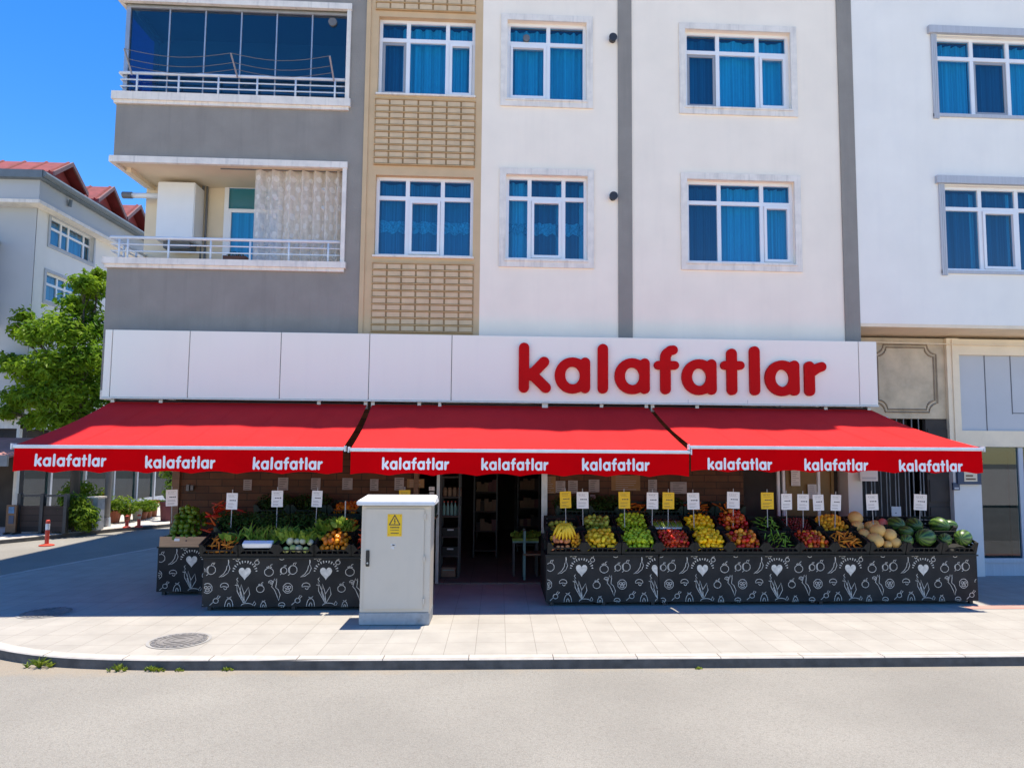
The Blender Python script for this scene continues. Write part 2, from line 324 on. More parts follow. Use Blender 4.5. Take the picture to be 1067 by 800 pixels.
    def build(s, name, mats, parent=None, org=None, smooth=False, bevel=0):
        o0 = worg(parent) if parent else Vector(org or (0,0,0))
        me = s.mesh(name, mats, o0, smooth)
        if bevel:
            bm = bmesh.new(); bm.from_mesh(me)
            bmesh.ops.bevel(bm, geom=[e for e in bm.edges if e.is_manifold and e.calc_face_angle(0) > .6], offset=bevel, segments=2, affect='EDGES', clamp_overlap=True)
            bm.to_mesh(me); bm.free()
        o = bpy.data.objects.new(name, me); COL.objects.link(o)
        if parent: o.parent = parent
        else: o.location = o0
        return o
def worg(o):
    p = Vector((0,0,0))
    while o: p = p+o.location; o = o.parent
    return p
def tag(o, label, cat, group=None):
    o['label'] = label; o['category'] = cat
    if group: o['group'] = group
    return o
def T(name, label, cat, loc=(0,0,0), group=None):
    o = bpy.data.objects.new(name, None); COL.objects.link(o); o.location = loc; o.empty_display_size = .2
    return tag(o, label, cat, group)
def inst(name, me, loc, rot=(0,0,0), sc=1, parent=None):
    o = bpy.data.objects.new(name, me); COL.objects.link(o); o.location = loc; o.rotation_euler = rot
    o.scale = (sc,)*3 if not isinstance(sc, (tuple, list)) else sc
    if parent: o.parent = parent
    return o
def struct(o): o['kind'] = 'structure'; return o
def U(a, b): return random.uniform(a, b)

# ------------------------------------------------------------------ ground, road, pavements
struct(MB().quad((-300,-120,-.11),(300,-120,-.11),(300,400,-.11),(-300,400,-.11)).build('road', 'asphalt'))
kerb_pts = [(30,7.40),(16,7.42),(6,7.425),(1,7.46),(-1.5,7.48),(-2.7,7.51),(-3.75,7.54),(-4.72,7.67),(-5.55,7.98),(-6.4,8.5),(-7.2,9.2),(-7.95,10.15),(-8.45,11.2),(-8.68,12.3),(-8.40,13.5),(-7.75,15.7),(-6.9,18.3),(-5.6,21),(-3,25),(2,31),(9,38)]
def smooth_path(p, n=6):
    out = []
    for i in range(len(p)-1):
        a, b, c, d = [Vector(p[max(0, min(len(p)-1, i+k))]) for k in (-1, 0, 1, 2)]
        for j in range(n):
            t = j/n; out.append(.5*((2*b)+(c-a)*t+(2*a-5*b+4*c-d)*t*t+(3*b-a-3*c+d)*t**3))
    out.append(Vector(p[-1])); return out
def offset_path(P, d):
    out = []
    for i, p in enumerate(P):
        t = (P[min(i+1, len(P)-1)]-P[max(i-1, 0)]).normalized(); out.append(p + d*Vector((t.y, -t.x)))
    return out
def kerb_strip(name, P, inn, mats=('kerb', 'kerb_face_shade'), w=.15, z=0):
    Q = offset_path(P, inn*w); Pb = offset_path(P, inn*.012); b = MB()
    for i in range(len(P)-1):
        b.quad((*Pb[i],z),(*Pb[i+1],z),(*Q[i+1],z),(*Q[i],z), 0)
        b.quad((*P[i],z-.012),(*P[i+1],z-.012),(*Pb[i+1],z),(*Pb[i],z), 0)
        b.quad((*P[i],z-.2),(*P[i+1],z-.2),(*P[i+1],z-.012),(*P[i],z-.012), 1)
    struct(b.build(name, mats)); return Q
KP = smooth_path(kerb_pts)
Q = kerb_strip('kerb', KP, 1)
pv = MB(); pv.add([(p.x, p.y, -.002) for p in Q]+[(30, 60, -.002)], [tuple(range(len(Q)+1))])
pav = struct(pv.build('pavement', 'tiles'))
# reddish strip of paving at the right edge of the shade
a, b = W(1003,631.5,z=0), W(1110,633,z=0)
struct(MB().quad((a.x,9.62,.003),(18,9.62,.003),(18,9.82,.003),(a.x,9.82,.003)).build('red_paving_strip', 'red_paint'))
far_pts = [(-60,-8),(-30,4),(-18,11.2),(-14,15.0),(-12.02,17.1),(-10.65,19.5),(-9.81,20.6),(-8.4,23.2),(-5.6,28),(-1,35),(10,48)]
FP = smooth_path(far_pts); Q2 = kerb_strip('far_kerb', FP, -1)
pv = MB(); pv.add([(p.x, p.y, -.002) for p in Q2]+[(-60, 60, -.002)], [tuple(range(len(Q2)+1))])
struct(pv.build('far_pavement', 'tiles_side'))

# pale paving behind the camera, unseen, added to bounce light onto the facade
oq = kerb_strip('bounce_paving_kerb', [Vector((-80,-4.2)),Vector((80,-4.2))], 1)
struct(MB().quad((-80,-4.35,-.002),(80,-4.35,-.002),(80,-70,-.002),(-80,-70,-.002)).build('bounce_paving', mat('bounce_concrete', (.62,.56,.48), .9, .08, 1.5, dirt=(.45,.41,.36), dscale=3)))

# ------------------------------------------------------------------ walls with openings
def wall(b, P, u0, u1, w0, w1, holes, depth, m=0, mr=None):
    """P(u, w, d) maps wall coordinates to the place; holes (ua, ub, wa, wb) get reveals of the given depth"""
    mr = m if mr is None else mr
    us = sorted({u0, u1, *[h[0] for h in holes], *[h[1] for h in holes]}); ws = sorted({w0, w1, *[h[2] for h in holes], *[h[3] for h in holes]})
    us = [u for u in us if u0-1e-6 <= u <= u1+1e-6]; ws = [w for w in ws if w0-1e-6 <= w <= w1+1e-6]
    for i in range(len(us)-1):
        for j in range(len(ws)-1):
            cu, cw = (us[i]+us[i+1])/2, (ws[j]+ws[j+1])/2
            if any(h[0] < cu < h[1] and h[2] < cw < h[3] for h in holes): continue
            b.quad(P(us[i],ws[j],0), P(us[i+1],ws[j],0), P(us[i+1],ws[j+1],0), P(us[i],ws[j+1],0), m)
    for (ua, ub, wa, wb) in holes:
        for p, q in (((ua,wa),(ub,wa)),((ub,wa),(ub,wb)),((ub,wb),(ua,wb)),((ua,wb),(ua,wa))):
            b.quad(P(*p,0), P(*q,0), P(*q,depth), P(*p,depth), mr)
    return b
def PY(y): return lambda u, w, d: (u, y+d, w)
def PX(x): return lambda u, w, d: (x-d, u, w)          # a wall facing +x, depth goes to -x
def pbox(b, P, u0, u1, w0, w1, d0, d1, m=0):
    c = [P(u0,w0,d0),P(u1,w0,d0),P(u1,w0,d1),P(u0,w0,d1),P(u0,w1,d0),P(u1,w1,d0),P(u1,w1,d1),P(u0,w1,d1)]
    return b.add(c, [(0,3,2,1),(4,5,6,7),(0,1,5,4),(1,2,6,5),(2,3,7,6),(3,0,4,7)], m)

def window(P, h, cols, parent, sash=(), open_sash=(), transom=.74, depth=.13, surround=.10, sw=.055, sill=True, curtain='curtain', trim='trim', gl='glass', dark_cols=(), fold=.03, lace=False, hood=False):
    """uPVC window in opening h: frame (the window itself), sashes, panes, curtain, sill and surround"""
    u0, u1, w0, w1 = h; d0, d1 = depth-.05, depth+.02
    f = MB(); fr = .055
    pbox(f,P,u0,u1,w1-fr,w1,d0,d1); pbox(f,P,u0,u1,w0,w0+fr,d0,d1); pbox(f,P,u0,u0+fr,w0+fr,w1-fr,d0,d1); pbox(f,P,u1-fr,u1,w0+fr,w1-fr,d0,d1)
    wt = w0+(w1-w0)*transom; ed = [u0]
    for c in cols: ed.append(ed[-1]+(u1-u0)*c)
    ed[-1] = u1
    pbox(f,P,u0+fr,u1-fr,wt-.035,wt+.035,d0+.004,d1)
    for e in ed[1:-1]:
        pbox(f,P,e-.035,e+.035,w0+fr,wt-.035,d0+.002,d1); pbox(f,P,e-.035,e+.035,wt+.035,w1-fr,d0+.002,d1)
    o = f.build('window', 'upvc', parent)
    n = len(ed)-1; pn = MB()
    for i in range(n):
        a = ed[i]+(fr if i == 0 else .035); b_ = ed[i+1]-(fr if i == n-1 else .035)
        if i in sash or i in open_sash:
            s = MB(); sf = .05; lo, hi = w0+fr, wt-.035; z0 = d0-.02 if i in sash else d0+.02
            pbox(s,P,a+.004,b_-.004,lo+.003,lo+sf,z0,d1-.005); pbox(s,P,a+.004,b_-.004,hi-sf,hi-.003,z0,d1-.005)
            pbox(s,P,a+.004,a+sf,lo+sf,hi-sf,z0,d1-.005); pbox(s,P,b_-sf,b_-.004,lo+sf,hi-sf,z0,d1-.005)
            s.build('sash', 'upvc' if i in sash else 'upvc_grey', o)
        pn.quad(P(a,w0+fr,d0+.035),P(b_,w0+fr,d0+.035),P(b_,wt-.035,d0+.035),P(a,wt-.035,d0+.035))
        pn.quad(P(a,wt+.035,d0+.035),P(b_,wt+.035,d0+.035),P(b_,w1-fr,d0+.035),P(a,w1-fr,d0+.035))
    pn.build('pane', gl, o)
    # curtain: hanging folds across the whole opening, some columns left darker (drawn aside)
    c = MB(); N = int((u1-u0)/.015); ph = U(0, 6); gap = random.choice((0, 1, 1.6)); fq = U(17, 42); f2 = U(1.6, 2.6); dd = depth+.10; pts = []
    for k in range(N+1):
        u = u0+(u1-u0)*k/N; q = fold*(math.sin(u*fq+ph+1.5*math.sin(u*4+ph))+.5*math.sin(u*fq*f2+ph*2)); pts.append((u, dd+q))
    for k in range(N):
        uc = (pts[k][0]+pts[k+1][0])/2; ci = sum(uc > e for e in ed[1:-1])
        c.quad(P(pts[k][0],w0,pts[k][1]),P(pts[k+1][0],w0,pts[k+1][1]),P(pts[k+1][0],w1-.07,pts[k+1][1]),P(pts[k][0],w1-.07,pts[k][1]), 1 if ci in dark_cols and abs(uc-ed[ci+1]) > .12*gap else 0)
    c.build('curtain', [curtain, 'curtain_dark'], o, smooth=True)
    if lace:
        c = MB(); wm = w0+(w1-w0)*.40
        for k in range(N):
            a0, b0 = pts[k], pts[k+1]; sc0, sc1 = [.05*abs(math.sin(q_[0]*17)) for q_ in (a0, b0)]
            c.quad(P(a0[0],wm-.06-sc0,a0[1]-.012),P(b0[0],wm-.06-sc1,b0[1]-.012),P(b0[0],wm+.10+sc1*.5,b0[1]-.012),P(a0[0],wm+.10+sc0*.5,a0[1]-.012))
        c.build('lace_band', 'curtain_lace', o, smooth=True)
    if sill:
        s = MB(); pbox(s,P,u0-.02,u1+.02,w0-.035,w0-.002,-.045,depth-.052); s.build('sill', trim, o)
    if surround:
        s = MB(); g = surround; t = -.03
        pbox(s,P,u0-g,u1+g,w1,w1+g,t,-.002)
        pbox(s,P,u0-g,u0,w0-.036,w1,t,-.002); pbox(s,P,u1,u1+g,w0-.036,w1,t,-.002); pbox(s,P,u0-g,u1+g,w0-.036-g*.9,w0-.036,t,-.002)
        if hood: pbox(s,P,u0-g-.06,u1+g+.06,w1+g,w1+g+.10,t-.05,-.002)
        s.build('surround', trim, o)
    return o
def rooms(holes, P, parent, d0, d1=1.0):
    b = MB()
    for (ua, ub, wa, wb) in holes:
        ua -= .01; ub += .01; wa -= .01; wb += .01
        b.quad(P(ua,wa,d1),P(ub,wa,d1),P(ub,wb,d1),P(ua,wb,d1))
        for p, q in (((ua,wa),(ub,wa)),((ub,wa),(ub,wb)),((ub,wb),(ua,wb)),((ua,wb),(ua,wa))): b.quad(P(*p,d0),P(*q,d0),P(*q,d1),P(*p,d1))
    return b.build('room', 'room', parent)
def rect(x0, y0, x1, y1, Y):
    """opening in the plane y=Y from its photo box"""
    A, B = W(x0,y0,y=Y), W(x1,y1,y=Y); C, D = W(x1,y0,y=Y), W(x0,y1,y=Y)
    return ((A.x+D.x)/2, (B.x+C.x)/2, (B.z+D.z)/2, (A.z+C.z)/2)

# ------------------------------------------------------------------ the shop's apartment building
YW = 11.6; YS = 11.36; TOP = 15.0
bld = T('apartment_building', 'white, tan and grey apartment block with balconies above the red shop awnings', 'building', (0, YW, 0))
XL, XG, XT, XP0, XP1, XQ0, XR = -6.70, -2.44, -.365, 2.08, 2.33, 6.165, 6.44
Z0 = 3.2
P = PY(YW)
hT1 = rect(394,19,495,99,YW); hT2 = rect(390.5,183.5,493,267,YW)
hA1 = rect(528.5,23,611,104.5,YW); hA2 = rect(527,183,612,271,YW)
hB1 = rect(714,33,823.5,113,YW); hB2 = rect(716,188.5,828,274.5,YW)
# white rendered walls (one part per bay), tan bay, grey pilasters
wA = MB(); wall(wA, P, XT, XP0, Z0, TOP, [hA1, hA2], .13); wA.build('wall', 'render_white', bld)
wB = MB(); wall(wB, P, XP1, XQ0, Z0, TOP, [hB1, hB2], .13); wB.build('wall', 'render_white', bld)
wT = MB(); wall(wT, PY(YW+.003), XG+.075, XT, Z0, TOP, [hT1, hT2], .16); wT.build('tan_wall', 'render_tan', bld)
g = MB(); g.box(XP0, XP1, YW-.025, YW+.15, Z0, TOP); g.build('pilaster', 'render_grey', bld)
g = MB(); g.box(XQ0, XR, YW-.03, YW+.15, Z0, TOP); g.build('pilaster', 'render_grey', bld)
g = MB(); g.box(XG, XG+.075, YW-.02, YW+.1, Z0, TOP); g.build('pilaster', 'render_tan', bld)
# block-work relief panels in the tan bay
for (x0, y0, x1, y1) in ((390.5,104.5,495,172),(387.5,274.5,493,345.5),(393,-60,496,11.5)):
    u0, u1, w0, w1 = rect(x0, y0, x1, y1, YW); b = MB(); b2 = MB(); nx, nz = 7, 10
    bw, bh = (u1-u0)/nx, (w1-w0)/nz
    for i in range(nx):
        for j in range(nz):
            b.box(u0+i*bw+.016, u0+(i+1)*bw-.016, YW-.022-U(0,.006), YW-.004, w0+j*bh+.008, w0+(j+1)*bh-.030)
    for j in range(nz+1): b.box(u0-.005, u1+.005, YW-.034, YW-.005, w0+j*bh-.022, w0+j*bh-.004, 1)
    b2.box(u0-.006, u1+.006, YW-.003, YW+.012, w0-.03, w1+.004)
    o = b.build('block_panel', ['block_tan', 'block_ledge'], bld); b2.build('block_joint', 'block_joint', o)
window(PY(YW+.003), hT1, (.30,.41,.29), bld, sash=(2,), open_sash=(0,), surround=0, depth=.15, dark_cols=(0,))
window(PY(YW+.003), hT2, (.32,.36,.32), bld, sash=(1,), surround=0, depth=.15, curtain='curtain_mid', lace=True)
window(P, hA1, (.52,.48), bld, sash=(0,), surround=.115)
window(P, hA2, (.29,.42,.29), bld, sash=(1,), surround=.115, dark_cols=(1,2), lace=True)
window(P, hB1, (.32,.38,.30), bld, sash=(2,), open_sash=(0,), surround=.115, dark_cols=(0,))
window(P, hB2, (.31,.40,.29), bld, sash=(2,), surround=.115, dark_cols=(0,))
rooms([hT1,hT2,hA1,hA2,hB1,hB2], P, bld, .14, .5)
# round ventilation caps on the wall
for (px, py) in ((638,42),(638.5,206)):
    c = W(px,py,y=YW); v = MB(); v.tube([(c.x,YW-.09,c.z),(c.x,YW+.01,c.z)], .062, 14); v.tube([(c.x,YW-.10,c.z),(c.x,YW-.09,c.z)], .075, 14)
    v.build('vent_cap', 'dark_metal', bld)
# vent disc in the glass of the left upper window
c = W(548.5,40.5,y=YW+.08); MB().tube([(c.x,YW+.05,c.z),(c.x,YW+.10,c.z)], .062, 16).build('window_vent', 'pipe', bld)
c = W(347,17,y=YW+.08); MB().tube([(c.x,YW+.055,c.z-.12),(c.x,YW+.088,c.z-.12)], .075, 18).build('window_vent', 'pipe', bld)
# grey balcony stack at the left corner
zs0, zs1 = W(240,281.5,y=YW).z, W(240,271.5,y=YW).z        # lower ledge
zc0, zc1 = W(240,167,y=YW).z, W(240,112,y=YW).z            # grey band between the balconies
zu1 = W(240,100.5,y=YW).z; zt0 = W(240,9,y=YW).z
XB = W(356,230,y=YW).x                                     # right jamb of the balcony opening
BD = 1.15                                                  # balcony depth
gw = MB()
gw.box(XL, XB+.06, YW, YW+.16, Z0, zs0); gw.box(XL, XB+.06, YW, YW+.16, zc0, zc1); gw.box(XL, XB+.06, YW, YW+.16, zt0+.14, TOP)
gw.box(XB+.06, XG, YW, YW+.16, Z0, TOP)
gw.box(XL, XL+.16, YW+.16, YW+BD, Z0, zs0); gw.box(XL, XL+.16, YW+.16, YW+BD, zc0, zc1); gw.box(XL, XL+.16, YW+.16, YW+BD, zt0+.14, TOP)
gw.build('grey_wall', 'render_grey', bld)
for z0_, z1_ in ((zs0, zs1), (zc1, zu1)):
    ld = MB()
    ld.box(XL-.06, XB+.10, YW-.07, YW+.24, z0_+.06, z1_); ld.box(XL-.03, XB+.07, YW-.04, YW+.2, z0_, z0_+.06)
    ld.box(XL-.06, XL+.2, YW+.24, YW+BD, z0_, z1_)
    ld.build('balcony_ledge', 'trim', bld)
fa = MB()
for z in (zc0, zt0+.14):
    fa.box(XL-.05, XB+.08, YW-.05, YW+.02, z-.10, z+.01); fa.box(XL-.05, XL+.02, YW+.02, YW+BD, z-.10, z+.01)
fa.box(XB, XB+.07, YW-.04, YW+.16, zs1, zc0-.10); fa.box(XB, XB+.07, YW-.04, YW+.16, zu1, zt0+.04)
fa.build('opening_frame', 'trim', bld)
bi = MB()                                                   # balcony ceilings, floors and inside walls
for zf, zc in ((zs1-.30, zc0), (zu1-.30, zt0+.14)):
    bi.box(XL+.03, XB+.3, YW+.03, YW+BD+.05, zc-.06, zc+.02); bi.box(XL+.16, XB+.3, YW+.16, YW+BD, zf-.1, zf)
    bi.box(XB+.07, XB+.3, YW+.02, YW+BD, zf, zc-.06)
    bi.box(XL-.02, XB+.3, YW+BD, YW+BD+.12, zf, zc-.06)
    bi.box(XL+.06, XL+.14, YW+.3, YW+BD, zc-.14, zc-.06)
bi.build('balcony_interior', 'render_beige', bld)
# balcony door with its panes
Yd = YW+BD
d0 = W(240,197,y=Yd); d1 = W(268,197,y=Yd); zb = zs1-.3; dt = d0.z
dr = MB(); xl, xr = d0.x, d0.x+1.0
dr.box(xl-.08, xr, Yd-.05, Yd-.002, dt, dt+.08); dr.box(xl-.08, xl, Yd-.05, Yd-.002, zb, dt); dr.box(xr-.08, xr, Yd-.05, Yd-.002, zb, dt)
dr.box(xl, xr-.08, Yd-.045, Yd-.002, dt-.47, dt-.40); dr.box(xl, xl+.06, Yd-.06, Yd-.012, zb, dt-.47)
do = dr.build('balcony_door', 'upvc', bld)
dp = MB(); dp.quad((xl,Yd-.03,zb),(xr-.08,Yd-.03,zb),(xr-.08,Yd-.03,dt),(xl,Yd-.03,dt)); dp.build('pane', 'glass', do)
dp = MB(); dp.quad((xl,Yd-.006,zb),(xr-.08,Yd-.006,zb),(xr-.08,Yd-.006,dt-.44),(xl,Yd-.006,dt-.44)); dp.build('curtain', 'curtain', do)
# railings
def railing(z, top, posts_px, py):
    b = MB(); y = YW+.02; zt = top
    xs = [W(px,py,y=y).x for px in posts_px]
    b.tube([(XL+.02,y,zt),(XB-.02,y,zt)], .028); b.tube([(XL+.02,y,zt),(XL+.02,YW+BD,zt)], .028)
    for k in (.36, .68):
        zz = z+(zt-z)*k; b.tube([(XL+.04,y,zz),(XB-.02,y,zz)], .013); b.tube([(XL+.04,y,zz),(XL+.04,YW+BD,zz)], .013)
    for x in xs: b.tube([(x,y,z-.05),(x,y,zt-.02)], .018)
    for yy in (y+.4, y+.8): b.tube([(XL+.03,yy,z-.05),(XL+.03,yy,zt-.02)], .018)
    return b.build('railing', 'rail_white', bld, smooth=True)
railing(zs1, W(240,249.5,y=YW).z, (124,133,175.5,219.5,260.5,301,342), 262)
railing(zu1, W(240,79,y=YW).z, (142.5,186,227.5,268,308,349), 92)
# folding glass of the upper balcony
gz0, gz1 = zu1, zt0+.04
fr = MB(); fr.box(XL+.05, XB, YW+.06, YW+.12, gz1-.05, gz1); fr.box(XL+.05, XL+.12, YW+.06, YW+.14, gz0, gz1-.05)
for px in (176,213.5,251,288,325): x = W(px,50,y=YW+.09).x; fr.box(x-.012, x+.012, YW+.075, YW+.105, gz0, gz1-.05)
fo = fr.build('balcony_glazing', 'steel', bld)
pn = MB(); pn.quad((XL+.1,YW+.09,gz0),(XB,YW+.09,gz0),(XB,YW+.09,gz1),(XL+.1,YW+.09,gz1)); pn.quad((XL+.09,YW+.13,gz0),(XL+.09,YW+BD,gz0),(XL+.09,YW+BD,gz1),(XL+.09,YW+.13,gz1))
pn.build('pane', 'glass_dark', fo)
# ground floor behind the awnings: timber-clad walls, doorway, soffit, and the closed rear of the block
YG = 11.55
xw0, xd0, xd1, xw1 = W(187,510,y=YG).x, W(453,520,y=YG).x, W(566,520,y=YG).x, W(775,500,y=YG).x
MB().box(xw0, xd0-.38, YG+.02, YG+.2, 0, 3.05).build('timber_wall', 'wood', bld); MB().box(xd1+.04, xw1, YG+.02, YG+.2, 0, 3.05).build('timber_wall', 'wood', bld)
MB().box(xw0-.12, xw0, YG-.02, YG+.22, 0, 3.05).build('timber_post', 'wood_plain', bld); MB().box(xd0-.36, xd0-.28, YG, YG+.2, 0, 3.05).build('timber_post', 'wood_plain', bld)
so = MB(); so.box(XL, XR, YW+.001, YW+9, 3.05, Z0); so.build('soffit', 'trim', bld)
rear = MB()
rear.box(XL, XR+.3, YW+9, YW+9.2, 0, TOP); rear.box(xw0-.1, xw0+.1, YG+.22, YW+9, 0, 3.05)
rear.box(XL, XL+.15, YW+BD+.12, YW+9, Z0, TOP); rear.box(XR-.05, XR+.25, YW+.9, YW+9, 0, TOP)
rear.build('rear_wall', 'render_grey', bld)
rf = MB(); rf.box(XL, XR+.2, YW+.002, YW+9.2, TOP, TOP+.15); rf.box(XL-2.2, XL-.001, YW-.9, YW+10, TOP, TOP+.12); rf.box(XL, XL+1.7, YW-.9, YW+.001, TOP, TOP+.12); rf.build('roof', 'roof_dark', bld)  # left and front overhangs are unseen, added to shade the street and paving
fl = MB(); fl.box(xw0+.12, XR-.1, YG-.02, YW+9, -.05, .025); fl.build('shop_floor', 'shop_floor', bld)
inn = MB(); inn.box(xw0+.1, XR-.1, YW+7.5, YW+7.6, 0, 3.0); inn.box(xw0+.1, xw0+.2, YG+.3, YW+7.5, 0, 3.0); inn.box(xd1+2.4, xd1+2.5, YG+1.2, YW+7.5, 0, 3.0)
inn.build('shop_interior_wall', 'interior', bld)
# steel posts at the doorway
for px in (456, 565.5, 568.5):
    x = W(px,550,y=YG-.1).x; MB().box(x-.025, x+.025, YG-.12, YG-.07, .03, 3.05).build('door_post', 'steel', bld)

# ------------------------------------------------------------------ right neighbour
nb = T('white_building', 'cool white neighbouring building with grey trimmed windows over a recessed shopfront', 'building', (9, YW, 0))
hC1 = rect(976.5,40,1088,121,YW); hC2 = rect(985,195,1098,283,YW)
zf1 = W(980,338,y=YW-.02).z; YR = 12.2
PR = PY(YW-.015); XE = 17
w = MB(); wall(w, PR, XR+.002, XE, zf1, 13.4, [hC1,hC2], .12); w.build('wall', 'render_cool', nb)
for h, dk, sa, os_ in ((hC1, (1,), (), (1,)), (hC2, (0,1,2), (1,), ())):
    o = window(PR, h, (.345,.34,.315), nb, sash=sa, open_sash=os_, surround=0, depth=.12, dark_cols=dk, sill=False)
    s = MB(); u0,u1,w0,w1 = h
    for du in (0, .035, .07): pbox(s,PR,u0-.115+du,u0-.115+du+.03,w0-.10,w1+.02,-.035,-.002)
    pbox(s,PR,u0-.17,u1+.17,w1+.02,w1+.16,-.07,-.002); pbox(s,PR,u0-.115,u1+.115,w0-.06,w0-.002,-.03,.07); pbox(s,PR,u1+.0,u1+.115,w0-.10,w1+.02,-.035,-.002)
    s.build('surround', 'trim_cool', o)
rooms([hC1,hC2], PR, nb, .13, .5)
zS = W(950,354,y=YR).z
m_ = MB(); m_.hexa([(XR+.005,YW-.014,zf1-.06),(XE,YW-.014,zf1-.06),(XE,YR+2,zS-.02),(XR+.005,YR+2,zS-.02)],[(XR+.005,YW-.014,zf1),(XE,YW-.014,zf1),(XE,YR+2,zf1),(XR+.005,YR+2,zf1)])
m_.build('soffit', 'cream', nb)
# marble panel with a moulded rim
u0,u1,w0,w1 = rect(905,354,985.5,436,YR); u0 -= .25
m_ = MB(); m_.box(u0,u1,YR,YR+.2,w0,w1+.03); mo = m_.build('marble_panel', 'marble', nb)
def octo(a0,a1,b0,b1,c,n=5):
    pts = []
    for cx_,cz_,s0 in ((a0,b0,0),(a1,b0,90),(a1,b1,180),(a0,b1,270)):
        seg = [(cx_+c*math.cos(R(s0+90-90*k/n)), cz_+c*math.sin(R(s0+90-90*k/n))) for k in range(n+1)]; pts += seg
    return pts
b = MB()
for ins, cc in ((.16,.17),(.21,.17)):
    q = octo(u0+.38+ins-.16, u1-.02-ins, w0+ins-.04, w1-ins+.06, cc); q = [(x,YR-.004,z) for x,z in q]
    b.tube(q+[q[0]], .016, 6)
b.build('moulding', 'marble_rim', mo)
# cream frame, blue-grey boards, column, shopfront
u0,u1,w0,w1 = rect(1000.5,370.5,1120,449,YR-.05)
xcol = W(985.5,400,y=YR).x
k = MB(); k.box(xcol,u0,YR-.06,YR+.2,2.36,zS+.03); k.box(u0,XE,YR-.06,YR+.2,w1,zS+.02); k.box(u0,XE,YR-.06,YR+.2,w0-.30,w0); k.box(xcol+.09,xcol+.12,YR-.085,YR-.06,2.4,zS)
k.build('shopfront_frame', 'cream', nb)
k = MB(); k.box(u0,XE,YR,YR+.1,w0,w1); bo = k.build('board', 'blue_panel', nb)
k = MB()
for px in (1026.5,1053.5,1080): x = W(px,400,y=YR).x; k.box(x-.008,x+.008,YR-.006,YR,w0+(0.32 if px == 1053.5 else 0),w1)
x = W(1053.5,400,y=YR).x; k.box(x,XE,YR-.006,YR,w0+.33,w0+.345); k.build('board_seam', 'seam', bo)
xg = W(1021,560,y=YR).x
k = MB(); k.box(W(990.5,520,y=YR).x, xg, YR-.10, YR+.25, 0, w0-.31); k.build('column', 'column', nb)
k = MB(); k.box(xg,XE,YR-.04,YR+.06,.24,.32); k.box(xg,XE,YR-.02,YR+.1,0,.235); k.box(xg,xg+.04,YR-.03,YR+.05,.32,w0-.31); x=W(1062,520,y=YR).x; k.box(x,x+.09,YR-.03,YR+.05,.32,w0-.31)
sf = k.build('shopfront', 'trim_cool', nb)
k = MB(); k.quad((xg+.04,YR,.32),(XE,YR,.32),(XE,YR,w0-.31),(xg+.04,YR,w0-.31)); k.build('pane', 'glass_shop', sf)
k = MB(); k.box(xg,XE,YR+2.2,YR+2.3,0,2.6); k.box(xg-.1,xg,YR+.26,YR+2.3,0,2.6); k.box(xg,XE,YR+.12,YR+2.2,-.02,.02); k.box(xg,XE,YR+.12,YR+2.3,2.35,2.4)
for i in range(5): k.box(xg+.25+i*.62, xg+.27+i*.62, YR+1.9, YR+1.95, .02, 2.3)
k.build('shopfront_interior', mat('dim_interior', (.035,.065,.065), .8, .4, 1.5), nb)
# dark panelled recess and barred gate left of the column
xg0, xg1, xg2 = W(899,520,y=YR).x, W(968,520,y=YR).x, W(991,520,y=YR).x
k = MB(); k.box(xg1, xg2, YR+.02, YR+.12, 0, 2.95)
for z in (.55,1.05,1.55,2.05,2.5): k.box(xg1+.03, xg2-.02, YR, YR+.02, z-.2, z+.2)
k.build('panelled_door', 'interior', nb)
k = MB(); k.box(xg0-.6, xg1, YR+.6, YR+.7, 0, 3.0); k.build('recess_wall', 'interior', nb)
k = MB()
for i, f_ in enumerate((.03,.12,.17,.27,.36,.41,.50,.55,.66,.72,.79,.90,.95)):
    x = xg0+.04+f_*(xg1-xg0-.06); k.box(x-.008, x+.008, YR+.01, YR+.03, .1, 2.9 if i % 3 else 2.1)
for z in (.85,1.05,2.3): k.box(xg0, xg1, YR+.012, YR+.028, z-.012, z+.012)
for i in range(4): x = xg0+.2+i*.3; k.box(x, x+.18, YR+.005, YR+.01, .88, .90); k.box(x, x+.18, YR+.005, YR+.01, 1.0, 1.02)
k.build('barred_gate', mat('gate_bars', (.16,.16,.165), .5, .3, 6), nb)
xc0, xc1 = W(882.5,500,y=YG+.02).x, W(897,500,y=YG+.02).x
k = MB(); k.box(xc0, xc1, YG-.02, YG+.35, 0, 3.05); k.build('column', 'column', bld)
# glazed yellow-brown shop door between timber wall and white column
k = MB(); k.box(xw1, xc0, YG+.35, YG+.4, 0, 3.05); o = k.build('door_recess', 'interior', bld)
k = MB(); a, b_ = W(818,500,y=YG+.25).x, W(868,500,y=YG+.25).x; k.box(a,b_,YG+.25,YG+.3,.03,2.3); k.box(a,a+.05,YG+.22,YG+.25,.03,2.3); k.box(b_-.05,b_,YG+.22,YG+.25,.03,2.3); k.box(a,b_,YG+.22,YG+.25,1.02,1.1)
k.build('ochre_door', mat('ochre_door', (.22, .13, .03), .5, .15, 4), bld)
for px in (811,816.5,853): x = W(px,520,y=YG).x; MB().box(x-.022,x+.022,YG-.03,YG+.02,.03,3.05).build('door_post', 'alu', bld)
# roof closing the neighbour (unseen eave, added to shade the paving at the right)
k = MB(); k.box(XR+.35, XE, YW, YW+8, 13.4, 13.55); k.box(8.6, XE, YW-.62, YW, 13.4, 13.52); k.box(XE-.1,XE,YW,YW+8,0,13.4); k.box(XR+.35,XE,YW+7.9,YW+8,0,13.4); k.build('roof', 'roof_dark', nb)
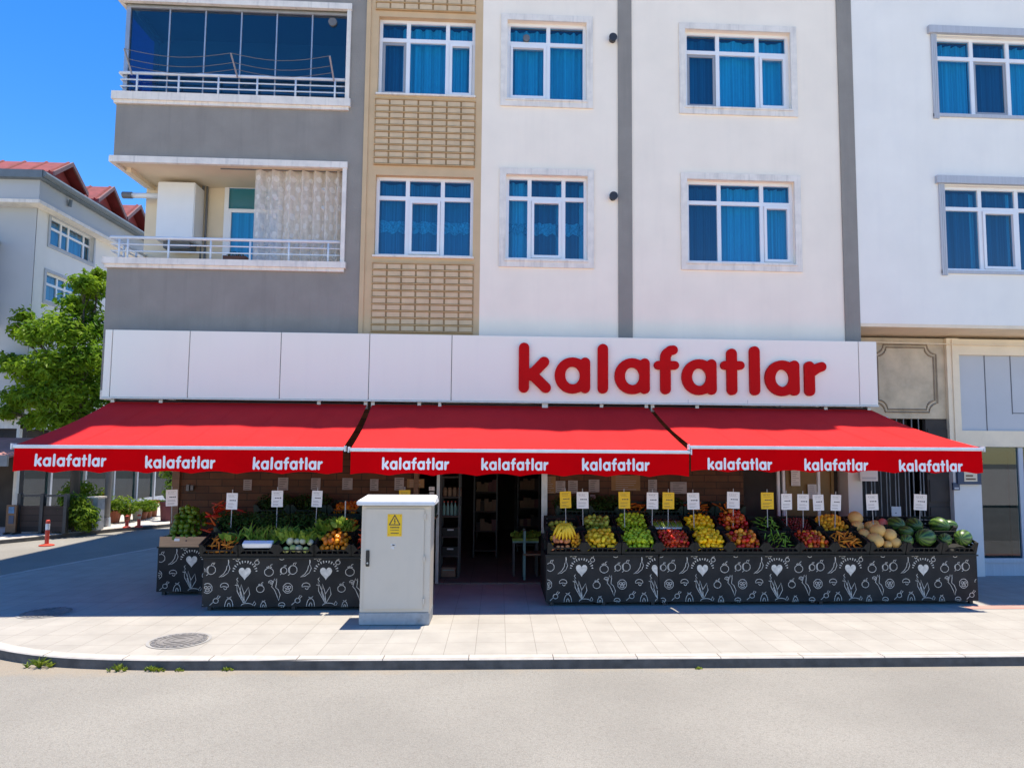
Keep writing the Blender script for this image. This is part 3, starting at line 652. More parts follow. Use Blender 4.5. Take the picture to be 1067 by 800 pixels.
# a cable along the front
k = MB(); z = W(950,357.5,y=YR-.1).z; k.tube([(XR+.25,YR-.1,z+.01),(9,YR-.1,z-.012),(XE,YR-.1,z-.04)], .009, 6); k.build('cable', 'cream', nb)

# ------------------------------------------------------------------ far building across the side street
XN = -13.5
fb = T('corner_building', 'white building, shaded front coloured blue grey, with red tiled dormers across the side street', 'building', (XN, 20, 0))
def N(px, py): return W(px, py, x=XN)
yc = N(33.5,300).y; zcor1 = W(34,203.4,x=XN+.34).z; zcor0 = zcor1-.02; zeav = W(45,177,x=XN+.5).z-.22
hn1 = (N(52,240).y, N(97,262).y, N(52,254.5).z, N(53,225).z); zz = N(51,284).z
fh = 2.75
hn = [hn1, (hn1[0]-.05, hn1[1]+.0, zz-(hn1[3]-hn1[2]), zz)]
w = MB(); wall(w, PX(XN), yc, 44, 3.1, zcor1, hn, .14, 0)
w.quad((XN,yc,zcor1),(XN,44,zcor1),(XN,44,zeav),(XN,yc,zeav), 1)
w.build('wall', ['far_white', 'far_shade'], fb)
w = MB(); w.box(XN-25, XN, yc, yc+.02, 3.1, zcor1); w.box(XN-2.2, XN+.30, yc-.40, yc+.0, zcor0, zeav); w.box(XN-25, XN-2.2, yc-.35, yc, zcor0+.3, zeav)
w.box(XN-25,XN-.05,yc+.02,yc+12,zeav-.1,zeav); w.build('front_wall', 'far_shade', fb)
w = MB(); w.box(XN+.002, XN+.28, yc, 44, zcor0, zeav); w.build('attic_wall', 'far_shade', fb)
w = MB(); w.box(XN-3, XN+.36, yc-.46, 44, zcor0-.10, zcor0-.002); w.build('cornice', 'trim', fb)
w = MB(); w.box(XN-3, XN+.48, yc-.60, 44, zeav+.001, zeav+.22); w.tube([(XN+.50,yc-.58,zeav+.12),(XN+.50,44,zeav+.12)], .09, 8)
w.tube([(XN+.36,yc+.9,zeav-.10),(XN+.34,yc+.9,zeav-.3)],.05)
w.build('gutter', 'roof_dark', fb)
rz = zeav+.222
r_ = MB(); rp = 3.4
r_.hexa([(XN-12,yc-.6,rz),(XN+.50,yc-.6,rz),(XN+.50,44,rz),(XN-12,44,rz)], [(XN-9,yc+5,rz+1.0),(XN-7,yc+5,rz+1.0),(XN-7,44,rz+1.0),(XN-9,44,rz+1.0)])
ro = r_.build('roof', 'roof_red', fb)
# red dormers, ridge across the face
def dormer(y0, y1, zr, xf):
    d = MB(); ym = (y0+y1)/2; ov = .14; th = .07; h = zr-rz; x0 = XN-3.2
    d.prism_x([(y0,rz+.05),(y1,rz+.05),(y1,rz+h*.24),(ym,zr-.08),(y0,rz+h*.24)], x0, xf-.35, 1)
    for s in (-1, 1):
        ye = y0-ov if s < 0 else y1+ov; ze = rz+h*.14
        d.hexa([(x0,ye,ze),(xf,ye,ze),(xf,ym,zr-th),(x0,ym,zr-th)], [(x0,ye,ze+th),(xf,ye,ze+th),(xf,ym,zr),(x0,ym,zr)], 0)
        d.hexa([(xf+.001,ye,ze-.06),(xf+.05,ye,ze-.06),(xf+.05,ym,zr-th-.04),(xf+.001,ym,zr-th-.04)], [(xf+.001,ye,ze+.08),(xf+.05,ye,ze+.08),(xf+.05,ym,zr+.02),(xf+.001,ym,zr+.02)], 2)
        for k in range(6):
            x = x0+.3+k*(xf-x0-.4)/5; d.tube([(x,ye,ze+th+.01),(x,ym,zr+.01)], .035, 5, 0)
    d.quad((xf-.34,y0+.35,rz+.1),(xf-.34,y1-.35,rz+.1),(xf-.34,y1-.35,rz+h*.34),(xf-.34,y0+.35,rz+h*.34), 2)
    d.build('dormer', ['roof_red', mat('dormer_wall', (.40,.09,.09), .8, .1, 4), mat('dormer_trim', (.20,.12,.12), .7, .1, 4)], fb)
for px, py in ((75,170),(118,195),(146,214)):
    c = W(px, py, x=XN+.4); dormer(c.y-.68, c.y+.68, c.z, XN+.40)
pf = mat('old_upvc', (.62,.62,.58), .5, .05, 5)
for h in hn:
    window(PX(XN), h, (.30,.17,.36,.17), fb, surround=.08, depth=.14, transom=.62, trim='trim_cool')
rooms(hn, PX(XN), fb, .15, .6)
hf = (XN-2.6, XN-1.5, N(0,330).z*0+4.6, 6.4)
k = MB(); k.box(XN-3.4, XN-.95, yc-1.0, yc-.02, 5.6, 6.5); k.box(XN-3.4, XN-.95, yc-1.0, yc-.02, 8.05, 8.15); k.build('balcony', 'far_shade', fb)
k = MB(); k.box(XN-3.3, XN-1.05, yc-.9, yc-.03, 6.6, 8.0); k.build('balcony_glazing', 'glass_dark', fb)
# its ground floor: dark shopfronts, frames and a canopy slab
k = MB(); k.box(XN-20, XN-.02, yc+.02, yc+.2, 0, 3.1); k.box(XN-.4, XN-.3, yc+.2, 44, 0, 3.1); k.build('ground_floor_wall', 'interior', fb)
k = MB(); y = yc+.2
kk = MB()
random.seed(21)
while y < 40:
    wd = U(1.1, 2.0); k.box(XN-.22, XN-.08, y, y+.09, 0, 2.75); k.box(XN-.2, XN-.12, y+.09, y+wd, 2.15, 2.23); k.box(XN-.2, XN-.12, y+.09, y+wd, .1, .3)
    kk.quad((XN-.16,y+.09,.3),(XN-.16,y+wd,.3),(XN-.16,y+wd,2.15),(XN-.16,y+.09,2.15)); y += wd
k.box(XN-.3, XN+.02, yc+.2, 44, 2.75, 3.1)
so_ = k.build('shopfront', 'trim_cool', fb); kk.build('pane', 'glass_shop', so_)
k = MB(); y = yc-.14
for i in range(6): k.box(XN-.1-i*.85, XN-.02-i*.85, yc-.1, yc+.02, 0, 3.1); 
k.box(XN-6, XN-.02, yc-.08, yc+.018, 2.3, 2.42); k.box(XN-6, XN-.02, yc-.08, yc+.018, 2.75, 3.1); k.build('shop_frame', 'trim', fb)
k = MB()
for i in range(5):
    k.box(XN-1.0, XN-.4, yc+1.2+i*2.6, yc+2.4+i*2.6, .3, 1.2, 0)
k.build('shop_counter', 'wood_plain', fb)
c0, c1 = W(112,492,x=XN+.6), W(168,494,x=XN+.6)
k = MB(); k.box(XN+.02, XN+1.0, c0.y, c1.y, 2.32, 2.48); k.build('canopy', 'trim_cool', fb)
# street awning of that building at the left picture edge
sa = T('street_awning', 'faded red and grey awning on the restaurant at the left edge', 'awning', (XN-2, yc-1.2, 0))
k = MB(); a = W(20,478,y=yc-1.6)
k.hexa([(a.x-7,yc-2.0,a.z+.05),(a.x,yc-2.0,a.z+.02),(a.x+.25,yc-.1,a.z+.52),(a.x-7,yc-.1,a.z+.55)],[(a.x-7,yc-2.0,a.z+.09),(a.x,yc-2.0,a.z+.06),(a.x+.25,yc-.1,a.z+.56),(a.x-7,yc-.1,a.z+.59)])
k.build('canopy', mat('faded_awning', (.42,.20,.17), .85, .25, 3), sa)
k = MB(); k.box(a.x-7, a.x+.02, yc-2.06, yc-2.0, a.z-.18, a.z+.10); k.build('valance', mat('grey_canvas', (.22,.23,.24), .85, .2, 3), sa)
k = MB(); k.tube([(a.x-.35,yc-1.95,0),(a.x-.35,yc-1.95,a.z)], .04); k.build('pole', 'dark_metal', sa)

# ------------------------------------------------------------------ shop sign
sg = T('shop_sign', 'long white panel sign with red kalafatlar lettering above the awnings', 'sign', (0, YS, 3.07))
zsb, zst = 3.075, W(500,349.5,y=YS).z
sx0 = W(107.5,380,y=YS).x; sx1 = W(914.5,390,y=YS).x
k = MB(); k.box(sx0+.01, sx1-.01, YS+.02, YW-.03, zsb+.01, zst-.01); k.build('sign_frame', 'seam', sg)
edges = [sx0]+[W(px,382,y=YS).x for px in (115.5,196.5,292,384.5,470.5,895)]+[sx1]
for a, b_ in zip(edges[:-1], edges[1:]):
    g_ = .006; k = MB(); k.box(a+g_, b_-g_, YS, YS+.028, zsb, zst); k.build('panel', 'panel', sg, bevel=.004)
k = MB()
for px in (717, 779): x = W(px,415,y=YS).x; k.box(x-.004, x+.004, YS-.003, YS-.0005, zsb, zsb+.06)
k.box(sx0, sx1, YS-.012, YS+.03, zsb-.03, zsb-.002); k.build('bottom_trim', 'steel', sg)

def cap(p0, p1, r, n=9):
    dx, dz = p1[0]-p0[0], p1[1]-p0[1]; a = math.atan2(dz, dx)
    return [(p1[0]+r*math.cos(a-PI/2+PI*k/n), p1[1]+r*math.sin(a-PI/2+PI*k/n)) for k in range(n+1)] + \
           [(p0[0]+r*math.cos(a+PI/2+PI*k/n), p0[1]+r*math.sin(a+PI/2+PI*k/n)) for k in range(n+1)]
def arcband(cx_, cz_, R0, R1, a0, a1, n=12):
    A = [(cx_+R1*math.cos(R(a0+(a1-a0)*k/n)), cz_+R1*math.sin(R(a0+(a1-a0)*k/n))) for k in range(n+1)]
    B = [(cx_+R0*math.cos(R(a0+(a1-a0)*k/n)), cz_+R0*math.sin(R(a0+(a1-a0)*k/n))) for k in range(n+1)]
    return A, B
# letters in units of the stroke grid: baseline 0, x-height 218, ascender 303, stroke 63
def glyph(ch):
    s = 31.5; polys = []; rings = []
    if ch == 'k': polys = [cap((31.5,31.5),(31.5,272),s), cap((74,105),(153,188),s), cap((74,118),(164,31.5),s)]; adv = 196
    if ch == 'a': polys = [cap((185,31.5),(185,188),s-1)]; rings = [(108,108,108,110,45,54)]; adv = 216
    if ch == 'l': polys = [cap((31.5,31.5),(31.5,272),s)]; adv = 63
    if ch == 'f': polys = [cap((70,31.5),(70,225),s), cap((26,178),(127,178),s-5), cap((100,270),(118,272),s-3)]; rings = [('arc',108,225,6,69,95,180)]; adv = 155
    if ch == 't': polys = [cap((70,31.5),(70,255),s), cap((26,183),(122,183),s-5)]; adv = 150
    if ch == 'r': polys = [cap((31.5,31.5),(31.5,183),s), cap((80,172),(108,182),s-2), cap((52,150),(90,176),s-4)]; adv = 140
    return polys, rings, adv
WORD = [('k',0),('a',218),('l',480),('a',583),('f',826),('a',996),('t',1238),('l',1419),('a',1514),('r',1763)]
WTOT = 1903.
def letter_mesh(b, ch, ox, oz, sc, sx, F):
    """F(x, z, layer, back) -> point; builds overlapping rounded strokes, each a hair in front of the last"""
    polys, rings, adv = glyph(ch); lay = 0
    for p in polys:
        q = [(ox+x*sc*sx, oz+z*sc) for x, z in p]; n = len(q); k = len(b.v)
        b.v += [F(x,z,lay,False) for x, z in q]+[F(x,z,lay,True) for x, z in q]
        b.f.append(tuple(range(k,k+n))); b.mi.append(0)
        for j in range(n): b.f.append((k+j,k+n+j,k+n+(j+1)%n,k+(j+1)%n)); b.mi.append(0)
        lay += 1
    for rg in rings:
        if rg[0] == 'arc': _,cx_,cz_,r0_,r1_,a0,a1 = rg; A,B = arcband(cx_,cz_,r0_,r1_,a0,a1); closed = False
        else:
            cx_,cz_,ro_x,ro_z,ri_x,ri_z = rg; n = 32; closed = True
            A = [(cx_+ro_x*math.cos(2*PI*k/n), cz_+ro_z*math.sin(2*PI*k/n)) for k in range(n+1)]; B = [(cx_+ri_x*math.cos(2*PI*k/n), cz_+ri_z*math.sin(2*PI*k/n)) for k in range(n+1)]
        A = [(ox+x*sc*sx, oz+z*sc) for x, z in A]; B = [(ox+x*sc*sx, oz+z*sc) for x, z in B]; n = len(A); k = len(b.v)
        for lst, bk in ((A,False),(B,False),(A,True),(B,True)): b.v += [F(x,z,lay,bk) for x, z in lst]
        for j in range(n-1):
            b.f.append((k+j,k+j+1,k+n+j+1,k+n+j)); b.f.append((k+j,k+2*n+j,k+2*n+j+1,k+j+1)); b.f.append((k+n+j,k+n+j+1,k+3*n+j+1,k+3*n+j)); b.mi += [0,0,0]
        lay += 1
lx0, lx1 = W(540.5,390,y=YS-.06).x, W(861.8,390,y=YS-.06).x
lzb = (W(545,409.2,y=YS-.06).z + W(840,412.2,y=YS-.06).z)/2; sc = (lx1-lx0)/WTOT
for ch, ox in WORD:
    b = MB(); letter_mesh(b, ch, lx0+ox*sc, lzb, sc, 1, lambda x,z,l,bk: (x, YS-.001 if bk else YS-.065-.0015*l, z)); b.build('letter', 'letter_red', sg)

# ------------------------------------------------------------------ awnings
YB = 9.68; YT = 11.52
def awning(label, tl, trr, bl, br, words, idx):
    xtl, xtr = W(*tl,y=YT).x, W(*trr,y=YT).x; pl, pr = W(*bl,y=YB), W(*br,y=YB); zt = 2.985
    zl, zr = pl.z, pr.z; zb_ = (zl+zr)/2
    a = T('shop_awning', label, 'awning', ((pl.x+pr.x)/2, YB, zb_), 'red awnings over the fruit stalls')
    c = MB(); nx, ny = 48, 14
    def cv(i, j, th=0):
        u, v = i/nx, j/ny; x = (xtl*(1-u)+xtr*u)*(1-v)+(pl.x*(1-u)+pr.x*u)*v; y = YT*(1-v)+YB*v
        z = zt*(1-v)+zb_*v - .05*math.sin(PI*v) - (.012*math.sin(u*9+idx*2)+.006*math.sin(u*31+idx)+.004*math.sin(u*57+v*5))*math.sin(PI*v)
        return (x, y, z+.035+th)
    for j in range(ny):
        for i in range(nx): c.quad(cv(i,j),cv(i+1,j),cv(i+1,j+1),cv(i,j+1))
    c.build('canopy', 'awning', a, smooth=True)
    for i in (8,16,24,32,40):
        s = MB()
        for j in range(ny): p, q = cv(i,j,.003), cv(i,j+1,.003); s.add([p,(p[0]+.012,p[1],p[2]),(q[0]+.012,q[1],q[2]),q],[(0,1,2,3)])
        s.build('seam', 'awning', a)
    b = MB(); b.box(pl.x-.02, pr.x+.02, YB-.06, YB+.03, zb_-.016, zb_+.032); b.build('front_bar', 'alu', a, bevel=.012)
    for x in (pl.x-.035, pr.x+.021): MB().box(x, x+.014, YB-.065, YB+.035, zb_-.03, zb_+.05).build('end_cap', 'alu', a)
    # valance with a scalloped hem
    H = .335; n = 150; L = pr.x-pl.x
    def vy(x, t): return YB-.035 + t*(.012*math.sin(x*2.3+idx)+.008*math.sin(x*6.1+idx*3))
    v = MB(); m_ = 7
    zz0 = zb_-.018
    for i in range(n):
        x0, x1 = pl.x+L*i/n, pl.x+L*(i+1)/n
        h0, h1 = [H-.036*abs(math.sin(PI*(x-pl.x)/.62+.4)) for x in (x0, x1)]
        for j in range(m_):
            t0, t1 = j/m_, (j+1)/m_
            v.quad((x0,vy(x0,t0),zz0-h0*t0),(x1,vy(x1,t0),zz0-h1*t0),(x1,vy(x1,t1),zz0-h1*t1),(x0,vy(x0,t1),zz0-h0*t1))
    vo = v.build('valance', 'valance', a, smooth=True)
    for (px, py0, px1) in words:
        x0, x1 = W(px,py0,y=YB-.04).x, W(px1,py0,y=YB-.04).x; zbase = W((px+px1)/2,py0,y=YB-.04).z; s_ = (x1-x0)/WTOT; b = MB(); hgt = 1.16
        for ch, ox in WORD:
            letter_mesh(b, ch, x0+ox*s_, zbase, s_*hgt, 1/hgt, lambda x,z,l,bk: (x, vy(x,(zz0-z)/H)-(.0015 if bk else .003+.0006*l), z))
        b.build('printed_word', 'print_white', vo)
    # folding arms, rear roller and brackets
    for x in (pl.x+.35, pr.x-.35):
        xm = x+(.55 if x < (pl.x+pr.x)/2 else -.55)
        MB().tube([(x,YT-.05,zt-.12),(xm,(YT+YB)/2,(zt+zb_)/2-.10),(x,YB,zb_-.0)], .022, 6).build('folding_arm', 'alu', a)
    ro_ = MB(); ro_.tube([(xtl,YT,zt+.01),(xtr,YT,zt+.01)], .042, 10); ro_.build('roller', 'dark_metal', a)
    for x in (xtl+.02, xtr-.02, xtl+.8, xtr-.8): MB().box(x-.03, x+.03, YT-.06, YW+.02, zt-.06, zt+.10).build('bracket', 'steel', a)
    return a
awning('red awning over the left vegetable stand, leftmost of three', (118,418), (383,418), (17,464.5), (358,469), [(36,486,110.5),(150.5,488,224),(263.5,489.3,336)], 0)
awning('red awning over the dark doorway, between two others', (388,418), (674,424), (366,469.5), (717.3,471), [(398,489.3,468),(501.5,490,571.5),(606.5,490.4,677)], 1)
awning('red awning over the melon and apple stall, rightmost of three', (678,424), (905,426), (719.2,470.5), (1021,464.5), [(737.5,489.5,804.5),(838.5,490.4,905.5),(937,491.4,1003)], 2)

# ------------------------------------------------------------------ display stands with chalk drawings
HS = .735
def ribbon(b, pts, F, w=.0068, closed=False):
    P_ = [Vector(p) for p in pts]; n = len(P_); L, Rr = [], []
    for i in range(n):
        a, c = (P_[(i-1) % n], P_[(i+1) % n]) if closed else (P_[max(i-1,0)], P_[min(i+1,n-1)])
        d = c-a; d = d.normalized() if d.length > 1e-6 else Vector((1,0)); q = Vector((-d.y, d.x))*w*.5*(.75+.5*abs(math.sin(i*1.7)))
        L.append(P_[i]+q); Rr.append(P_[i]-q)
    k = len(b.v)
    for i in range(n): b.v += [F(*L[i]), F(*Rr[i])]
    for i in range(n if closed else n-1):
        j = (i+1) % n; b.f.append((k+2*i,k+2*j,k+2*j+1,k+2*i+1)); b.mi.append(0)
def ell(cx_, cz_, rx, rz, a0=0, a1=360, n=16, wob=.0):
    return [(cx_+rx*math.cos(R(a0+(a1-a0)*k/n))*(1+wob*math.sin(3*k)), cz_+rz*math.sin(R(a0+(a1-a0)*k/n))) for k in range(n+1)]
def d_tomato(b, F, x, z, s=1):
    ribbon(b, ell(x,z,.062*s,.055*s,wob=.03), F)
    for a in (30,70,110,150): ribbon(b, [(x,z+.05*s),(x+.04*s*math.cos(R(a)),z+.055*s+.03*s*math.sin(R(a)))], F, .008)
    ribbon(b, [(x,z+.05*s),(x+.025*s,z+.10*s),(x+.045*s,z+.105*s)], F)
def d_pepper(b, F, x, z, s=1):
    ribbon(b, ell(x,z,.06*s,.06*s,wob=.06), F); ribbon(b, ell(x-.015*s,z,.03*s,.055*s,90,270,8), F); ribbon(b, [(x,z+.06*s),(x+.01*s,z+.09*s),(x+.05*s,z+.10*s),(x+.03*s,z+.07*s)], F)
    ribbon(b, [(x-.03*s,z-.05*s),(x-.06*s,z-.075*s)], F)
def d_chili(b, F, x, z, s=1):
    ribbon(b, [(x+.05*s,z+.07*s),(x+.065*s,z+.02*s),(x+.04*s,z-.04*s),(x-.02*s,z-.085*s),(x-.08*s,z-.10*s),(x-.02*s,z-.055*s),(x+.015*s,z+.0*s),(x+.025*s,z+.055*s)], F, closed=True)
    ribbon(b, [(x+.04*s,z+.07*s),(x+.045*s,z+.11*s),(x+.04*s,z+.14*s)], F, .011)
def d_mush(b, F, x, z, s=1):
    ribbon(b, ell(x,z,.055*s,.042*s,-20,200,12), F); ribbon(b, [(x-.05*s,z-.015*s),(x-.01*s,z-.005*s),(x+.05*s,z-.015*s)], F); ribbon(b, ell(x+.012*s,z-.025*s,.02*s,.022*s,180,360,8), F)
def d_leek(b, F, x, z, s=1):
    for dx, h, wd in ((-.11,.31,.035),(-.045,.27,.03),(.06,.23,.035)):
        top = (x+dx*s, z+h*s); ribbon(b, [(x,z),(x+dx*.55*s-wd*s,z+h*.55*s),top,(x+dx*.75*s+wd*s,z+h*.55*s),(x+.012*s,z)], F)
        pass
    ribbon(b, [(x-.085*s,z+.30*s),(x-.11*s,z+.34*s),(x-.09*s,z+.36*s)], F); ribbon(b, [(x-.085*s,z+.25*s),(x-.13*s,z+.26*s)], F)
    ribbon(b, ell(x+.05*s,z-.03*s,.085*s,.035*s,0,185,10), F); ribbon(b, [(x+.12*s,z-.02*s),(x+.15*s,z+.03*s),(x+.17*s,z+.0*s),(x+.15*s,z-.03*s)], F)
def d_carrot(b, F, x, z, s=1):
    ribbon(b, [(x-.02*s,z+.14*s),(x-.045*s,z+.06*s),(x-.005*s,z+.015*s),(x+.03*s,z-.06*s),(x+.055*s,z-.13*s),(x+.075*s,z-.05*s),(x+.045*s,z+.02*s),(x+.01*s,z+.05*s),(x+.02*s,z+.13*s)], F)
    ribbon(b, [(x-.02*s,z+.14*s),(x-.01*s,z+.17*s),(x,z+.14*s),(x+.02*s,z+.17*s),(x+.02*s,z+.13*s)], F)
def d_broc(b, F, x, z, s=1):
    ribbon(b, ell(x,z,.065*s,.068*s,wob=.08), F); ribbon(b, ell(x-.022*s,z+.012*s,.02*s,.018*s,n=8), F); ribbon(b, ell(x+.024*s,z+.012*s,.02*s,.018*s,n=8), F); ribbon(b, ell(x,z-.03*s,.03*s,.015*s,n=8), F)
def d_radish(b, F, x, z, s=1):
    ribbon(b, ell(x,z,.035*s,.032*s,wob=.05), F); ribbon(b, [(x+.02*s,z+.02*s),(x+.06*s,z+.06*s),(x+.03*s,z+.07*s),(x+.01*s,z+.03*s)], F); ribbon(b, [(x-.03*s,z-.015*s),(x-.08*s,z-.06*s)], F)
def d_pump(b, F, x, z, s=1):
    ribbon(b, ell(x,z,.055*s,.11*s,0,180,10), F); ribbon(b, ell(x,z,.02*s,.05*s,0,180,6), F, .007); ribbon(b, [(x,z+.10*s),(x-.03*s,z+.13*s),(x,z+.12*s),(x+.03*s,z+.14*s),(x,z+.10*s)], F)
def d_heart(b, F, x, z, s=1):
    q = []
    for k in range(24):
        t = 2*PI*k/24; q.append((x+.0048*s*16*math.sin(t)**3*.78, z+.0043*s*(13*math.cos(t)-5*math.cos(2*t)-2*math.cos(3*t)-math.cos(4*t))))
    k0 = len(b.v); b.v += [F(*p) for p in q]+[F(x,z)]
    for k in range(24): b.f.append((k0+k,k0+(k+1)%24,k0+24)); b.mi.append(0)
    for k in range(13):                                     # arc of small unreadable lettering over the heart
        a = 172-164*k/12; r_ = .105*s; cx_, cz_ = x+r_*1.08*math.cos(R(a)), z+.005+r_*math.sin(R(a)); h = .011*s*(.7+.5*abs(math.sin(k*2.1)))
        ribbon(b, [(cx_-h*math.cos(R(a)),cz_-h*math.sin(R(a))),(cx_+h*math.cos(R(a)),cz_+h*math.sin(R(a)))], F, .009*s)
def drawings(b, x0, x1, y, z0, ph=0, F0=None):
    """the repeating vegetable print, clipped to the board between x0 and x1"""
    H_ = .70; pitch = 1.115
    class Clip(MB): pass
    t = MB(); F = F0 or (lambda x, z: (x, y, z))
    k = math.floor((x0-ph)/pitch)-1
    while ph+k*pitch < x1+1:
        c = ph+k*pitch
        d_heart(t,F,c,z0+.49,1.4); d_leek(t,F,c+.0,z0+.07,.98); d_tomato(t,F,c+.33,z0+.50); d_mush(t,F,c-.27,z0+.31); d_chili(t,F,c-.27,z0+.53,1.0)
        d_pepper(t,F,c-.46,z0+.53); d_broc(t,F,c-.52+ (0 if k % 2 else .02),z0+.28) ; d_tomato(t,F,c+.22,z0+.27,.85); d_carrot(t,F,c+.42,z0+.24); d_radish(t,F,c-.38,z0+.11); d_pump(t,F,c-.20,z0+.03,1.0)
        d_pepper(t,F,c+.53,z0+.52,.75); d_pump(t,F,c+.27,z0+.02,.7); d_tomato(t,F,c+.16,z0+.63,.5); d_mush(t,F,c+.36,z0+.36,.55); d_mush(t,F,c+.52,z0+.05,.8); d_mush(t,F,c-.12,z0+.69,.9); d_tomato(t,F,c+.50,z0+.70,.6)
        k += 1
    for f_, m_ in zip(t.f, t.mi):                           # keep only faces inside the board
        vs = [t.v[i] for i in f_]
        if all(x0+.012 < v[0] < x1-.012 and z0+.012 < v[2] < z0+H_-.01 for v in vs): b.add(vs, [tuple(range(len(vs)))], 0)
    return b
def stand(label, x0, x1, y0, depth, ph, tilt=0):
    s = T('display_stand', label, 'market stand', ((x0+x1)/2, y0, 0), 'chalk drawn display stands')
    yb = y0+depth
    k = MB(); k.box(x0, x1, y0, y0+.03, .055, HS-.02); k.build('front_board', 'stand_board', s)
    k = MB(); k.box(x0, x0+.03, y0+.031, yb, .055, HS-.02); k.build('side_board', 'stand_board', s)
    k = MB(); k.box(x1-.03, x1, y0+.031, yb, .055, HS-.02); k.build('side_board', 'stand_board', s)
    d = drawings(MB(), x0, x1, y0-.003, .03, ph); d.build('chalk_drawings', 'chalk', s)
    k = MB(); k.box(x0-.015, x1+.015, y0-.02, y0+.46, HS-.02, HS); k.box(x0, x1, y0+.46, yb, HS-.02, HS+.16); k.box(x0,x1,y0+.40,y0+.44,.60,HS-.021); k.build('top_board', 'crate', s)
    for x in (x0+.06, x1-.10, (x0+x1)/2):
        for y in (y0+.05, yb-.10): MB().box(x, x+.05, y, y+.05, 0, .054).build('foot', 'dark_metal', s)
    return s
YF = 9.9
xr0, xr1, xr2 = W(569,600,y=YF).x, W(686.5,600,y=YF).x, W(1018.5,600,y=YF).x
ph_r = W(606,595,y=YF).x
stand('short chalkboard stand with vegetable drawings at the doorway, under bananas and green apples', xr0, xr1-.005, YF, 1.25, ph_r)
stand('long chalkboard stand with vegetable drawings, under lemons, melons and watermelons', xr1+.005, xr2, YF, 1.25, W(732,595,y=YF).x)
YL = 9.70
xl0, xl1 = W(211.5,600,y=YL).x, -1.66
stand('chalkboard stand with vegetable drawings behind the grey electrical cabinet', xl0, xl1, YL, 1.25, W(255,600,y=YL).x)
YK = 10.72
xk0, xk1 = W(163.5,600,y=YK).x, W(211.5,600,y=YK).x+.55
stand('shaded chalkboard stand at the far left, carrying the wooden tray', xk0, xk1, YK, .55, W(199,600,y=YK).x)

# ------------------------------------------------------------------ crates
def crate_mesh(w, d, h, green=False):
    b = MB(); t = .018
    b.box(-w/2, w/2, 0, d, 0, .015)
    for y0, y1 in ((0, t), (d-t, d)):
        zz = [(.016,.045),(.088,.104)] if y0 == 0 else [(.016,.05),(.075,.12),(.14,h)]
        for z0, z1 in zz: b.box(-w/2+.045, w/2-.045, y0+.002, y1-.002, z0, z1)
        for i in range(1, 6): x = -w/2+.045+i*(w-.09)/6; b.box(x-.006, x+.006, y0+.004, y1-.004, .045 if y0 == 0 else .05, zz[-1][0])
    for x0, x1 in ((-w/2, -w/2+t), (w/2-t, w/2)):
        for z0, z1 in ((.016,.06),(.08,.12),(.14,h)): b.box(x0, x1, .046, d-.046, z0, z1)
        for i in range(1, 6): y = i*d/6; b.box(x0+.003, x1-.003, y-.008, y+.008, .06, .14)
    for sx_ in (-1, 1):
        for yy in (0, d-.045):
            b.box(sx_*w/2, sx_*(w/2-.045), yy, yy+.045, 0, h)
        b.hexa([(sx_*(w/2-.047),.001,.06),(sx_*(w/2-.046),t,.06),(sx_*(w/2-.10),t,.104),(sx_*(w/2-.10),.001,.104)][::sx_],[(sx_*(w/2-.047),.001,h),(sx_*(w/2-.046),t,h),(sx_*(w/2-.10),t,.106),(sx_*(w/2-.10),.001,.106)][::sx_])
    return b.mesh('crate', 'crate_green' if green else 'crate')
CW = .54
CR = crate_mesh(CW, .42, .185); CRG = crate_mesh(CW, .42, .185, True)
T1, T2 = R(18), R(18)
def crate(cx_, y, z, tilt, label, me=None, group='black crates of produce', sc=1):
    o = inst('crate', me or CR, (cx_, y, z), (tilt, 0, 0), (sc, 1, 1)); tag(o, label, 'crate', group); return o
def put(x, y, z, tilt, u, v, w):
    """crate coordinates (u across, v back, w up) to the place"""
    return (x+u, y+v*math.cos(tilt)-w*math.sin(tilt), z+v*math.sin(tilt)+w*math.cos(tilt))
def heap(name, mes, cr, label, cat, group, r, base=.10, rise=.05, layers=2, wid=.5, dep=.40, jit=.3, rotall=True, sc=(.80, 1.14), stretch=1.0, front=.03, drop=0):
    """produce heaped in a crate, each piece an object"""
    x, y, z, tilt = cr; n = 0
    for L in range(layers):
        dx = 2*r*stretch*.97; dy = 2*r*.93; m_ = .8*r*L; nx = max(1, int((wid-2*m_-.02)/dx)); ny = max(1, int((dep-front-2*m_*.6)/dy))
        for j in range(ny):
            off = (j+L) % 2*.5*dx
            for i in range(nx):
                if random.random() < drop: continue
                u = -(nx-1)*dx/2+i*dx+(off-.25*dx)*.8+U(-jit,jit)*r; v = front+r+m_*.6+j*dy+U(-jit,jit)*r
                if abs(u) > wid/2-r*.6: continue
                w = base+.035-(.075*(1-j/max(1,ny-1)) if L == 0 else .04*(1-j/max(1,ny-1)))+L*r*1.35+rise*(1-(2*u/wid)**2)+U(-.25,.25)*r
                me = random.choice(mes); s_ = U(*sc)
                o = inst(name, me, put(x,y,z,tilt,u,v,w), (U(0,6.28),U(0,6.28),U(0,6.28)) if rotall else (tilt+U(-.2,.2),U(-.2,.2),U(-.5,.5)), s_*r/.05)
                tag(o, label, cat, group); n += 1
    return n
